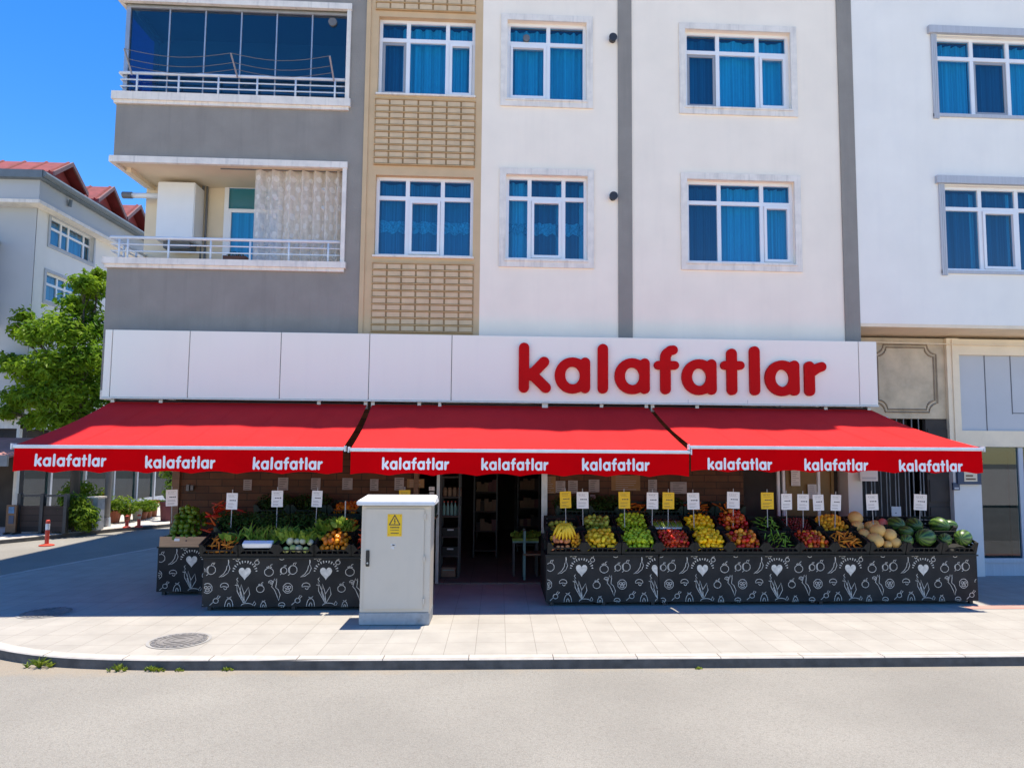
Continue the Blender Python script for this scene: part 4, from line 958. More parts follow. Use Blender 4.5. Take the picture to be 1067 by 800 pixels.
def fruit(name, col, kind='apple', col2=None, spec=.35, rough=.4):
    """a fruit of radius 0.05 with its stem end, skin varied by noise"""
    m = mat(name+'_skin', col, rough, .25, 9, spec=spec, dirt=col2 or tuple(c*.55 for c in col), dscale=14, damt=.8)
    n = m.node_tree.nodes; l = m.node_tree.links; p_ = n['Principled BSDF']; src = p_.inputs['Base Color'].links[0].from_socket
    oi = n.new('ShaderNodeObjectInfo'); h_ = n.new('ShaderNodeHueSaturation'); a1 = n.new('ShaderNodeMapRange'); a2 = n.new('ShaderNodeMapRange')
    a1.inputs[3].default_value = .496; a1.inputs[4].default_value = .520; a2.inputs[3].default_value = 1.25; a2.inputs[4].default_value = .65
    w_ = n.new('ShaderNodeMath'); w_.operation = 'MULTIPLY'; w_.inputs[1].default_value = 7.31; f_ = n.new('ShaderNodeMath'); f_.operation = 'FRACT'
    l.new(oi.outputs['Random'], a1.inputs[0]); l.new(oi.outputs['Random'], w_.inputs[0]); l.new(w_.outputs[0], f_.inputs[0]); l.new(f_.outputs[0], a2.inputs[0])
    l.new(a1.outputs[0], h_.inputs['Hue']); l.new(a2.outputs[0], h_.inputs['Value']); l.new(src, h_.inputs['Color']); l.new(h_.outputs[0], p_.inputs['Base Color'])
    b = MB(); prof = []
    for k in range(11):
        a = -PI/2+PI*k/10; rr = .05*math.cos(a); zz = .05*math.sin(a)
        if kind == 'apple': zz *= .92; zz -= .018*max(0,(1-rr/.03)) if a > 0 else -.010*max(0,(1-rr/.03)); rr *= 1+.06*math.sin(a)
        if kind == 'tomato': zz *= .80; zz -= .010*max(0,(1-rr/.03)) if a > 0 else 0
        if kind == 'lemon': zz *= 1.18; zz += (.008 if a > 0 else -.008)*max(0, 1-rr/.018)
        if kind == 'pear': rr *= 1.0-.28*(math.sin(a)+1)/2; zz *= 1.25
        if kind == 'carrot': rr *= .42*(1-.35*(math.sin(a)+1)/2); zz *= 1.9
        if kind == 'chili': rr *= .36*(1-.55*(math.sin(a)+1)/2); zz *= 2.0
        if kind == 'bell': rr *= .82+.16*math.sin(a); zz *= 1.1; zz -= .018*max(0,(1-rr/.03)) if a > 0 else 0
        if kind == 'melon': zz *= 1.18
        if kind == 'wm': zz *= 1.30
        prof.append((max(rr, .0006), zz))
    b.lathe(prof, n=14)
    if kind in ('apple', 'pear', 'tomato', 'bell', 'chili'):
        zt = prof[-1][1]; b.tube([(0,0,zt-.004),(.004,.002,zt+.016)], .0035, 5, 1)
        if kind == 'tomato':
            for k in range(5): a = 2*PI*k/5; b.add([(0,0,zt+.004),(.02*math.cos(a-.25),.02*math.sin(a-.25),zt+.003),(.034*math.cos(a),.034*math.sin(a),zt-.002),(.02*math.cos(a+.25),.02*math.sin(a+.25),zt+.003)],[(0,1,2,3)],1)
    me = b.mesh(name, [m, M['leaf_dark']], smooth=True); return me
def striped(name, c1, c2, kind, bands):
    m = bpy.data.materials.new(name); m.use_nodes = True; n = m.node_tree.nodes; l = m.node_tree.links; b = n['Principled BSDF']; b.inputs['Roughness'].default_value = .38
    tc = n.new('ShaderNodeTexCoord'); gr = n.new('ShaderNodeTexGradient'); gr.gradient_type = 'RADIAL'; l.new(tc.outputs['Object'], gr.inputs[0])
    nz = n.new('ShaderNodeTexNoise'); nz.inputs['Scale'].default_value = 35; nz.inputs['Detail'].default_value = 6; l.new(tc.outputs['Object'], nz.inputs['Vector'])
    m1 = n.new('ShaderNodeMath'); m1.operation = 'MULTIPLY_ADD'; m1.inputs[1].default_value = bands*2*PI; l.new(gr.outputs['Fac'], m1.inputs[0])
    m0 = n.new('ShaderNodeMath'); m0.operation = 'MULTIPLY'; m0.inputs[1].default_value = 5.; l.new(nz.outputs[0], m0.inputs[0]); l.new(m0.outputs[0], m1.inputs[2])
    sn = n.new('ShaderNodeMath'); sn.operation = 'SINE'; l.new(m1.outputs[0], sn.inputs[0])
    rp = n.new('ShaderNodeValToRGB'); rp.color_ramp.elements[0].position = .35; rp.color_ramp.elements[1].position = .75
    mr = n.new('ShaderNodeMapRange'); mr.inputs[1].default_value = -1; mr.inputs[2].default_value = 1; l.new(sn.outputs[0], mr.inputs[0]); l.new(mr.outputs[0], rp.inputs[0])
    rp.color_ramp.elements[0].color = (*c1,1); rp.color_ramp.elements[1].color = (*c2,1); l.new(rp.outputs[0], b.inputs['Base Color']); M[name] = m
    return m
F_ = {}
F_['green_apple'] = [fruit('green_apple', (.40,.48,.012), 'apple', (.48,.52,.03)), fruit('green_apple', (.33,.44,.012), 'apple', (.44,.48,.03))]
F_['quince'] = [fruit('quince', (.76,.46,.02), 'pear', (.55,.42,.03)), fruit('quince', (.80,.42,.012), 'apple', (.6,.42,.03))]
F_['green_quince'] = [fruit('pear_fruit', (.36,.36,.04), 'pear', (.30,.25,.04))]
F_['lemon'] = [fruit('lemon', (.88,.50,.006), 'lemon', (.80,.46,.01)), fruit('lemon', (.84,.43,.006), 'lemon', (.74,.44,.012))]
F_['tomato'] = [fruit('tomato', (.50,.015,.008), 'tomato', (.58,.06,.015), rough=.25), fruit('tomato', (.42,.012,.01), 'tomato', rough=.25)]
F_['strawberry'] = [fruit('plum_tomato', (.45,.01,.012), 'lemon', (.30,.008,.008), rough=.3)]
F_['peach'] = [fruit('peach', (.66,.24,.10), 'apple', (.58,.12,.06), rough=.7), fruit('peach', (.60,.20,.12), 'apple', (.64,.30,.12), rough=.7)]
F_['nectarine'] = [fruit('nectarine', (.72,.20,.015), 'apple', (.60,.06,.015), rough=.3), fruit('nectarine', (.74,.27,.02), 'apple', (.6,.1,.02), rough=.3)]
F_['apricot'] = [fruit('apricot', (.78,.32,.015), 'apple', (.70,.22,.02), rough=.65)]
F_['orange'] = [fruit('mandarin', (.76,.24,.008), 'tomato', (.7,.2,.01), rough=.5)]
F_['cherry'] = [fruit('cherry', (.12,.006,.008), 'apple', rough=.22), fruit('cherry', (.18,.008,.01), 'apple', rough=.22)]
F_['carrot'] = [fruit('carrot', (.62,.17,.015), 'carrot', (.5,.12,.02), rough=.6)]
F_['chili'] = [fruit('red_pepper', (.46,.016,.008), 'chili', rough=.28), fruit('red_pepper', (.52,.03,.01), 'chili', rough=.28)]
F_['green_pepper'] = [fruit('green_pepper', (.15,.28,.02), 'chili', (.24,.36,.04), rough=.28)]
F_['lime_pepper'] = [fruit('bell_pepper', (.09,.17,.010), 'bell', (.06,.12,.008), rough=.28), fruit('bell_pepper', (.12,.20,.012), 'bell', rough=.28)]
F_['orange_pepper'] = [fruit('orange_pepper', (.66,.20,.012), 'bell', (.60,.28,.02), rough=.28), fruit('orange_pepper', (.62,.15,.01), 'lemon', rough=.28)]
mw = striped('watermelon_skin', (.022,.06,.013), (.095,.18,.028), 'wm', 10)
mm_ = mat('melon_skin', (.72,.42,.12), .6, .12, 8, bump=.3, bscale=60, dirt=(.62,.38,.11), dscale=10)
def bigfruit(name, m, k):
    b = MB(); b.lathe([(max(.001,.05*math.cos(-PI/2+PI*i/18)), .05*k*math.sin(-PI/2+PI*i/18)) for i in range(19)], n=28)
    b.tube([(0,0,.05*k-.001),(.001,.001,.05*k+.004)], .002, 6)
    return b.mesh(name, m, smooth=True)
F_['watermelon'] = bigfruit('watermelon', mw, 1.32); F_['melon'] = bigfruit('melon', mm_, 1.2)

# ---- right-hand stall: twelve crate columns, front tier and back tier
cx = []
edges_px = [570,609,646.5,687,722.5,760,797.5,833,868,905.5,943,980.5,1017]
for a, b_ in zip(edges_px[:-1], edges_px[1:]): cx.append((W(a,570,y=YF).x+W(b_,570,y=YF).x)/2)
zf_, zb_ = HS+.004, HS+.185
def front(i): return (cx[i], YF-.005, zf_, T1)
def back(i): return (cx[i], YF+.46, zb_, T2)
names = ['bananas and peaches','quinces','green apples','plum tomatoes','lemons','tomatoes and nectarines','green peppers','nectarines and tomatoes','carrots','melons','watermelons beside the melons','watermelons at the right end']
bnames = ['small pears behind the bananas','green pears behind the quinces','green apples, upper tier','packed cucumbers','lemons, upper tier','tomatoes, upper tier','green peppers, upper tier','cherries','apricots','melons, upper tier','watermelons, upper tier','watermelons, upper tier at the end']
for i in range(12):
    crate(*front(i), 'front tier black plastic crate of '+names[i])
    crate(*back(i), 'back tier black crate of '+bnames[i])
G = 'pieces of produce heaped in the crates'
ff = (cx[0]+.12, YF-.005, zf_, T1)
heap('peach', F_['peach'], (cx[0]-.07,*front(0)[1:]), 'pink peach in the crate under the bananas', 'peach', 'peaches under the bananas', .036, .10, .03, 2, .34, .22)
heap('apricot', F_['apricot'], (cx[0]+.16,*front(0)[1:]), 'orange apricot in the crate right of the peaches and bananas', 'apricot', 'apricots beside the peaches', .026, .10, .03, 2, .20, .30)
heap('pear', F_['green_quince'], back(0), 'brownish pear in the shade behind the bananas', 'pear', 'pears behind the bananas', .04, .08, .03, 1, .44, .30)
heap('quince', F_['quince'][:1], (cx[0]-.20,YF+.10,zf_+.03,T1), 'yellow quince left of the bananas', 'quince', 'quinces left of the bananas', .035, .12, 0, 1, .14, .22)
heap('quince', F_['quince'], front(1), 'yellow quince in the front crate between bananas and green apples', 'quince', 'yellow quinces in the front crate', .040, .095, .05, 2, .49, .40)
heap('pear', F_['green_quince'], back(1), 'green yellow pear in the tier behind the quinces', 'pear', 'green pears behind the quinces', .042, .10, .05, 2, .47, .36)
heap('green_apple', F_['green_apple'], front(2), 'green apple in the front crate near the doorway stall end', 'apple', 'green apples in the front crate', .034, .095, .05, 2, .49, .40)
heap('green_apple', F_['green_apple'], back(2), 'green apple in the upper tier above the front green apples', 'apple', 'green apples in the upper tier', .034, .095, .07, 2, .49, .40)
heap('plum_tomato', F_['strawberry']+F_['tomato'][:1], front(3), 'small red plum tomato in the crate right of the green apples', 'tomato', 'plum tomatoes', .030, .09, .05, 2, .48, .40)
for k in range(5):
    t_ = T('cucumber_tray', 'wrapped tray of pale green cucumbers behind the plum tomatoes', 'tray', put(*back(3), -.19+k*.095, .12, .14), 'wrapped cucumber trays')
    t_.rotation_euler = (T2, 0, U(-.06,.06))
    b = MB(); b.box(-.043,.043,-.10,.16,0,.018); me = b.mesh('tray', 'white_pack'); inst('tray', me, (0,0,0), parent=t_)
    for j in range(3): b = MB(); b.tube([(-.028+j*.028,-.095,.030),(-.028+j*.028,.03,.036),(-.028+j*.028,.15,.030)], [.008,.014,.008], 8); inst('cucumber', b.mesh('cucumber', 'leaf_lettuce', smooth=True), (0,0,0), parent=t_)
heap('lemon', F_['lemon'], front(4), 'bright yellow lemon in the front crate', 'lemon', 'lemons in the front crate', .034, .095, .06, 2, .48, .40)
heap('lemon', F_['lemon'], back(4), 'yellow lemon in the upper tier', 'lemon', 'lemons in the upper tier', .034, .10, .07, 2, .48, .36)
heap('tomato', F_['tomato']+F_['nectarine'], front(5), 'red or orange fruit heaped right of the front lemons', 'tomato', 'tomatoes and nectarines right of the lemons', .037, .095, .05, 2, .49, .40)
heap('tomato', F_['tomato']*2+F_['nectarine'][:1], back(5), 'red tomato heaped high in the upper tier right of the lemons', 'tomato', 'tomatoes in the upper tier', .038, .10, .10, 3, .49, .38)
heap('green_pepper', F_['green_pepper'], front(6), 'light green pepper in the front crate right of the tomatoes', 'pepper', 'green peppers in the front crate', .030, .10, .04, 2, .46, .36, stretch=1.7)
heap('green_pepper', F_['green_pepper'], back(6), 'green pepper in the upper tier', 'pepper', 'green peppers in the upper tier', .030, .10, .04, 2, .46, .36, stretch=1.7)
heap('nectarine', F_['tomato']+F_['tomato']+F_['nectarine'], front(7), 'red nectarine or tomato in the front crate left of the carrots', 'nectarine', 'nectarines left of the carrots', .032, .09, .05, 2, .48, .40)
heap('cherry', F_['cherry'], back(7), 'dark red cherry in the upper tier', 'cherry', 'cherries in the upper tier', .022, .10, .04, 1, .46, .36)
heap('carrot', F_['carrot'], front(8), 'short orange carrot in the front crate left of the melons', 'carrot', 'carrots in the front crate', .034, .09, .05, 2, .46, .36, stretch=1.2)
heap('apricot', F_['apricot'], back(8), 'golden apricot heaped in the upper tier left of the melons', 'apricot', 'apricots in the upper tier', .030, .10, .07, 2, .48, .38)
def melon(i, me, u, v, w, s, label, cat, group, tier=front, rot=None):
    name = cat.replace(' ', '_'); o = inst(name, me, put(*tier(i), u, v, w), rot or (R(90)+U(-.3,.3), U(-.4,.4), U(-.7,.7)), s/.05); tag(o, label, cat, group)
for u, v, w, s in ((-.13,.14,.16,.105),(.17,.13,.13,.080),(.04,.10,.11,.058),(-.02,.30,.24,.105),(.13,.22,.21,.095),(-.2,.33,.17,.08)):
    melon(9, F_['melon'], u, v, w, s, 'tan round melon in the front melon crate', 'melon', 'melons in the front crate')
for u, v, w, s in ((-.17,.10,.14,.10),(-.15,.22,.24,.105),(.05,.12,.13,.09),(.18,.2,.12,.085)):
    melon(9, F_['melon'], u, v, w, s, 'tan melon in the upper tier beside the watermelons', 'melon', 'melons in the upper tier', back)
k_ = 0
WR = (R(8), R(90), 0)
for i, lst in ((10, ((.10,.16,.17,.118,12),(-.2,.14,.13,.085,70),(-.10,.34,.18,.08,30))), (11, ((.13,.15,.17,.108,-14),(-.15,.15,.14,.085,60)))):
    for u, v, w, s, az in lst: melon(i, F_['watermelon'], u, v, w+.03, s*1.12, 'striped watermelon in the front tier at the right stall end', 'watermelon', 'watermelons in the front tier', front, (U(0,6), R(90), R(az)))
for i, lst in ((10, ((-.10,.12,.17,.112,60),(.20,.12,.16,.11,25))), (11, ((.05,.10,.17,.112,-30),(.26,.16,.14,.08,40)))):
    for u, v, w, s, az in lst: melon(i, F_['watermelon'], u, v, w, s*1.12, 'dark striped watermelon in the upper tier', 'watermelon', 'watermelons in the upper tier', back, (U(0,6), R(90), R(az)))
hm = bigfruit('cut_melon', mat('cut_watermelon', (.52,.10,.07), .6, .1, 8), 1.2)
o = inst('cut_melon', hm, put(*back(10), -.28, .16, .17), (R(70), R(60), 0), (1.7,1.7,1.0)); tag(o, 'cut red half watermelon between melons and whole watermelons', 'watermelon')
# bananas: one bunch standing over the peaches
bb = T('banana_bunch', 'bunch of ripe yellow bananas fanned over the peaches', 'bananas', put(*front(0), -.02, .20, .32))
my = mat('banana_skin', (.78,.50,.015), .5, .15, 8, dirt=(.30,.22,.03), dscale=12)
for L in range(2):
    for k in range(7-L):
        a = R(-66+132*(k+.5*L)/6); s = MB(); pts = []
        for q in range(7):
            t = q/6; rr = (.03+.15*t)*(1-.15*L); pts.append((rr*math.sin(a)*1.0, -.05*L-.06*math.sin(t*2.2)-.02, .07-.21*t*t*abs(math.cos(a*.55))-.02*L))
        s.tube(pts, [.010,.022,.026,.027,.025,.019,.007], 7); o = inst('banana', s.mesh('banana', my, smooth=True), (0,0,0), parent=bb)
s = MB(); s.tube([(0,-.01,.05),(0,.01,.10)], .018, 7); inst('stalk', s.mesh('stalk', my), (0,0,0), parent=bb)

# ---- leafy things
def leaves(b, c, rad, n, size, m=0, droop=0, up=.3, shell=.55):
    c = Vector(c); rad = Vector(rad) if not isinstance(rad, (int, float)) else Vector((rad,)*3)
    for _ in range(n):
        d = Vector((random.gauss(0,1), random.gauss(0,1), random.gauss(0,1))).normalized(); q = (shell+(1-shell)*random.random()) if random.random() < .8 else random.random()
        p = c+Vector((d.x*rad.x, d.y*rad.y, d.z*rad.z))*q
        nrm = (d+Vector((U(-.7,.7),U(-.7,.7),U(-.2,.8)+up))).normalized()
        t = nrm.cross(Vector((U(-1,1),U(-1,1),U(-1,1)))).normalized(); s = nrm.cross(t); L = size*U(.7,1.35); w = L*U(.32,.5)
        fold = nrm*w*.25
        b.add([p-t*L*.5, p+s*w*.5+fold, p+t*L*.5-nrm*L*.12, p-s*w*.5+fold], [(0,1,2),(0,2,3)], m)
def blades(b, c, n, L, w, lean=.5, m=0, dirv=None):
    c = Vector(c)
    for _ in range(n):
        a = U(0, 2*PI); d = Vector((math.cos(a)*lean*U(.3,1), math.sin(a)*lean*U(.3,1), 1)).normalized() if dirv is None else (Vector(dirv)+Vector((U(-lean,lean),U(-lean,lean),U(-lean,lean)))).normalized()
        s = d.cross(Vector((U(-1,1),U(-1,1),.1))).normalized(); l_ = L*U(.6,1.15); bend = Vector((d.x,d.y,-.5))*l_*.22; o = c+Vector((U(-.4,.4)*w*3,U(-.4,.4)*w*3,0))
        p0, p1, p2 = o, o+d*l_*.55, o+d*l_+bend; ww = w*U(.6,1.2)
        b.add([p0-s*ww*.4,p0+s*ww*.4,p1+s*ww,p2,p1-s*ww], [(0,1,2,4),(4,2,3)], m)
def leafbunch(name, label, cat, c, kind, group=None):
    b = MB()
    if kind == 'leek':
        for k in range(14): blades(b, (U(-.2,.2),U(-.08,.14),U(0,.08)), 4, .30, .016, .35, 0, (U(-.6,.6),.6,.55))
    if kind == 'lettuce':
        for k in range(6): blades(b, (U(-.14,.14),U(-.10,.12),U(0,.08)), 18, .17, .04, .9)
    if kind == 'head':
        blades(b, (0,0,0), 26, .13, .05, 1.1)
    if kind == 'herb': leaves(b, (0,0,.08), (.21,.17,.15), 260, .065)
    me = b.mesh(name, {'leek':'leaf_veg','lettuce':'leaf_veg','head':'leaf_lettuce','herb':'leaf_dark'}[kind], smooth=False)
    o = inst(name, me, c); tag(o, label, cat, group); return o

# ---- left-hand stall
lx = [W(px,570,y=YL).x for px in (229.5,268.5,309,347,386)]
zl = HS+.002
def lf(i): return (lx[i], YL-.005, zl, T1)
def lb(i): return (lx[i], YL+.46, HS+.185, T2)
ln = ['carrots and a lettuce head','leeks behind a white tray','leaf lettuce and pale chard','orange peppers','red peppers by the cabinet']
for i in range(5):
    crate(*lf(i), 'left stall front crate of '+ln[i], group='black crates on the left stall')
    crate(*lb(i), 'left stall back tier crate behind the '+ln[i], CRG, 'black crates on the left stall')
heap('carrot', F_['carrot'], lf(0), 'orange carrot in the leftmost front crate', 'carrot', 'carrots in the left stall', .036, .07, .02, 2, .46, .36, stretch=1.2)
leafbunch('lettuce', 'small round green lettuce on the carrots, left stall', 'lettuce', put(*lf(0), .06, .20, .16), 'head')
for k in range(3): leafbunch('leek_bunch', 'bunch of long green leeks in the left stall crate behind a white tray', 'leeks', put(*lf(1), -.16+.15*k, .15, .12), 'leek', 'leek bunches')
o = MB(); o.box(-.20,.20,-.03,.06,0,.065); o.box(-.19,.19,-.02,.05,.066,.07)
o = inst('white_tray', o.mesh('white_tray', 'white_pack'), put(*lf(1), .0, .06, .125), (T1+.1,0,.03)); tag(o, 'flat white foam tray lying in front of the leeks', 'tray')
for k in range(3): leafbunch('leaf_lettuce', 'loose green leaf lettuce in the middle of the left stall', 'lettuce', put(*lf(2), -.17+.17*k, .24, .12), 'lettuce', 'leaf lettuces')
pal = [fruit('turnip', (.50,.46,.34), 'lemon', (.40,.42,.14), rough=.6), fruit('turnip', (.46,.46,.12), 'lemon', (.5,.48,.3), rough=.6)]
heap('turnip', pal, lf(2), 'pale root vegetable in front of the leaf lettuce', 'turnip', 'pale roots before the lettuce', .048, .10, .03, 1, .42, .22)
heap('orange_pepper', F_['orange_pepper'], lf(3), 'orange pepper in the left stall crate', 'pepper', 'orange peppers in the left stall', .040, .095, .06, 2, .47, .34)
for k in range(2): leafbunch('herb_bunch', 'green herb bunch behind the orange peppers', 'herbs', put(*lf(3), -.14+.26*k, .40, .20), 'lettuce', 'herbs behind the orange peppers')
heap('red_pepper', F_['chili'], lf(4), 'red pepper in the crate beside the grey cabinet', 'pepper', 'red peppers beside the cabinet', .040, .10, .10, 3, .47, .38)
for i in range(3):
    for k in range(2): leafbunch('herb_bunch', 'dark green herb bunch in the shaded back tier of the left stall', 'herbs', put(*lb(i), -.13+.26*k, .2, .12), 'herb', 'dark herbs in the back tier')
heap('orange_pepper', F_['orange_pepper'], lb(3), 'shaded orange pepper in the back tier', 'pepper', 'orange peppers in the back tier', .04, .09, .03, 1, .47, .34)
heap('orange_pepper', F_['orange_pepper'], lb(4), 'shaded orange pepper in the back tier by the cabinet', 'pepper', 'orange peppers behind the red ones', .04, .09, .03, 1, .47, .34)
# third tier at the wall: shaded crates on a rack
def rack(label, x0, x1, y, z, n, mes, names_):
    rk = T('produce_rack', label, 'rack', ((x0+x1)/2, y, 0), 'racks at the timber wall')
    k = MB(); k.box(x0, x1, y, y+.45, z-.03, z); k.build('shelf', 'wood_plain', rk)
    for x in (x0+.05, x1-.09): MB().box(x, x+.04, y+.2, y+.24, 0, z-.031).build('leg', 'dark_metal', rk)
    for i in range(n):
        x = x0+(x1-x0)*(i+.5)/n; crate(x, y+.02, z+.003, .12, names_[0]+' crate %s' % ['at the left','second from the left','in the middle','fourth from the left','fifth from the left','at the right'][i], CRG, names_[1], sc=(x1-x0)/n/CW*.97)
        m_ = mes[i % len(mes)]
        if m_ == 'leaf':
            for q in range(2): leafbunch('herb_bunch', 'dark leafy bunch on '+names_[2], 'herbs', (x-.12+.24*q, y+.22, z+.13), 'herb', 'leafy bunches on '+names_[2])
        else: heap(m_, F_[m_], (x, y+.02, z+.003, .12), 'shaded '+m_.replace('_',' ')+' on '+names_[2], 'produce', 'shaded '+m_+' on '+names_[2], .042, .09, .03, 1, .5, .38)
rack('dark rack at the timber wall behind the left stall', -3.9, -1.0, 11.02, 1.16, 5, ['leaf','leaf','orange_pepper','orange_pepper','orange'], ('dark back rack', 'crates on the left wall rack', 'the left wall rack'))
rack('dark rack at the timber wall behind the right stall', .95, 4.1, 11.02, 1.16, 6, ['leaf','leaf','carrot','leaf','carrot','carrot'], ('shaded wall rack', 'crates on the right wall rack', 'the right wall rack'))
# far-left stand: a wooden tray of limes and red peppers piled up behind it
tr = T('wooden_tray', 'light wooden tray front on the far left stand', 'tray', (xk0+.3, YK, HS))
px0, px1 = W(166.5,560,y=YK-.04).x, W(219,560,y=YK-.04).x
k = MB(); k.box(px0, px1, YK-.045, YK-.015, HS-.0, HS+.155); k.build('front_panel', 'wood_light', tr)
k = MB(); k.box(px0, px0+.02, YK-.014, YK+.5, HS+.002, HS+.15); k.box(px1-.02, px1, YK-.014, YK+.5, HS+.002, HS+.15); k.box(px0+.02,px1-.02,YK-.014,YK+.5,HS+.001,HS+.012); k.build('tray_body', 'wood_plain', tr)
k = MB(); k.box(px0+.22,px0+.30,YK-.049,YK-.0455,HS+.09,HS+.13); k.build('paper_tag', 'card_white', tr)
k = MB(); k.tube([(px0+.40,YK-.05,HS+.095),(px0+.40,YK-.045,HS+.095)], .012, 8); k.build('knot', 'ink', tr)
heap('green_pepper', F_['lime_pepper'], (W(190,555,y=YK).x+.02, YK-.03, HS+.02, R(30)), 'green bell pepper piled on the far left wooden tray', 'pepper', 'green bell peppers on the wooden tray', .050, .11, .04, 4, .56, .60)
heap('red_pepper', F_['chili'], (W(222,555,y=YK).x+.08, YK+.05, HS+.10, R(38)), 'long red pepper piled beside the green ones on the far left stand', 'pepper', 'long red peppers on the far left stand', .062, .12, .06, 4, .52, .55)

# ------------------------------------------------------------------ price signs
def price_sign(px, py, y, col, label, zfoot=1.08, h=17, w=12.2, tilt=0, idx=0):
    a = W(px-w/2, py+h/2, y=y); c = W(px+w/2, py-h/2, y=y); xm = (a.x+c.x)/2
    t = T('price_sign', label, 'price sign', (xm, y, zfoot), 'price signs on sticks')
    k = MB(); k.box(a.x, c.x, y-.004, y, a.z, c.z); card = k.build('card', 'card_yellow' if col == 'y' else 'card_white', t)
    Wd, Hh = c.x-a.x, c.z-a.z; b = MB(); random.seed(idx*7+3)
    def bar(u0, u1, v, th): b.box(a.x+u0*Wd, a.x+u1*Wd, y-.0055, y-.0042, a.z+(v-th/2)*Hh, a.z+(v+th/2)*Hh)
    for k_ in range(4): u = .18+k_*.14; bar(u, u+U(.06,.12), .83, .022)
    for k_ in range(3): u = .30+k_*.14; bar(u, u+.11, .55, .055)
    bar(.74,.84,.55,.075)
    o = b.build('printing', 'ink', card); b = MB()
    bar(.15,.85,.90,.012); bar(.2,.75,.74,.014)
    for v in (.36,.30,.17,.12): bar(.15, U(.55,.85), v, .018)
    b.build('small_print', 'ink_soft' if col != 'y' else 'wood_plain', card)
    t.rotation_euler = (U(-.03,.03), U(-.045,.045), U(-.22,.22))
    k = MB(); k.tube([(xm+tilt,y+.006,zfoot),(xm,y+.006,c.z+.05)], .006, 6); k.build('stick', 'stick', t)
    return t
yr = YF+.46
pl = [(590,520.5,'y','bananas'),(607.5,521,'w','bananas, beside the yellow one'),(651,521,'y','green apples'),(679.5,521.5,'w','green apples, at their right edge'),(696,521.5,'y','cucumber trays'),(723,522,'w','lemons, at their left edge'),(763.5,521,'w','upper tier tomatoes'),(799.5,521.5,'y','upper tier green peppers'),(819.5,522.5,'w','gap left of the cherries'),(836.5,523,'w','cherries'),(853.5,523.5,'w','gap between cherries and apricots'),(869.5,523.5,'w','apricots'),(909.5,523,'w','melons'),(957.5,523,'w','watermelons')]
for i, (px, py, c, what) in enumerate(pl):
    price_sign(px, py, yr-.02, c, ('yellow' if c == 'y' else 'white')+' price card on a stick above the '+what, idx=i, w=11.5 if px > 805 else 12.2, h=16.5 if px > 805 else 17.2)
for i, (px, py, c, what, y) in enumerate([(180,518.5,'w','green bell peppers on the wooden tray',YK+.1),(241.5,522,'w','carrots of the left stall',YL+.5),(289,519.5,'w','leeks',YL+.5),(329.5,519.5,'w','leaf lettuce, left of the cabinet',YL+.5),(422,519,'y','cabinet lid, half hidden by it',YL+.62)]):
    price_sign(px, py, y, c, ('yellow' if c == 'y' else 'white')+' price card on a stick above the '+what, idx=40+i)
# a bare stick between the lettuce and the cabinet
a = W(359.5,545,y=YL+.5); k = MB(); k.tube([(a.x,YL+.5,1.05),(a.x,YL+.5,W(359.5,522,y=YL+.5).z)], .009, 6); k.tube([(a.x-.02,YL+.5,1.04),(a.x+.02,YL+.5,1.04)], .02, 6)
tag(k.build('sign_stick', 'steel', org=(a.x,YL+.5,1.05)), 'bare metal sign stick without a card left of the cabinet', 'stick')

# ------------------------------------------------------------------ notices on the timber wall
def notice(px, py, w, h, m, label, y=YG+.012):
    a, c = W(px-w/2,py+h/2,y=y), W(px+w/2,py-h/2,y=y); t = T('paper_notice', label, 'notice', ((a.x+c.x)/2,y,a.z), 'notices on the timber wall')
    k = MB(); k.box(a.x,c.x,y-.004,y+.004,a.z,c.z); k.build('sheet', m, t); b = MB(); n = max(2,int((c.z-a.z)/.035))
    for i in range(n):
        z = a.z+(c.z-a.z)*(i+.6)/(n+.3); b.box(a.x+.15*(c.x-a.x), a.x+U(.5,.88)*(c.x-a.x), y-.0055, y-.0045, z-.004, z+.004)
    b.build('printing', 'ink_soft' if m != 'paper_dim' else 'ink', t)
random.seed(5)
nl = [(258,505,9,11,'above the left stall, leftmost one'),(295,504,11,13,'above the leeks'),(329,504,10,12,'above the lettuce sign'),(362,504,11,12,'left of the cabinet'),(390,505,9,12,'above the cabinet lid, left one'),(416,504,10,13,'above the cabinet lid, right one'),(584,507,10,12,'above the banana sign, left one'),(597,507,10,13,'above the banana sign, right one'),(619,506,11,13,'right of the banana signs'),(680,506,9,13,'above the green apple sign'),(707,508,17,12,'large, above the cucumber sign'),(618,518,6,5,'tiny framed one near the banana signs')]
for px,py,w_,h_,t_ in nl: notice(px,py,w_,h_,'paper_dim','faded paper notice on the timber wall '+t_)
for px,py,w_,h_,t_ in ((574,505,10,18,'beside the right door post'),(652,503,30,16,'above the apple signs'),(433,503.5,18,9,'right of the doorway papers')): notice(px,py,w_,h_,'paper_brown','brown board panel on the timber wall '+t_)
notice(829,498,9,16,'card_white','white sheet on the ochre door under the awning',YG+.2); notice(847,512,10,15,'column','grey blue sheet on the ochre door',YG+.21)
notice(450,509,6,4,'card_white','small white label beside the left door post, upper',YG-.0); notice(450,515,5,5,'card_white','small square label beside the left door post, lower',YG-.0)
o = MB(); c = W(198,508,y=YG-.02); o.box(c.x-.06,c.x-.015,YG-.03,YG+.018,c.z-.05,c.z+.05); o.box(c.x+.01,c.x+.05,YG-.03,YG+.018,c.z-.04,c.z+.04)
tag(o.build('switch_box', 'pipe', org=c), 'small grey switch boxes on the timber wall near its left corner', 'switch')

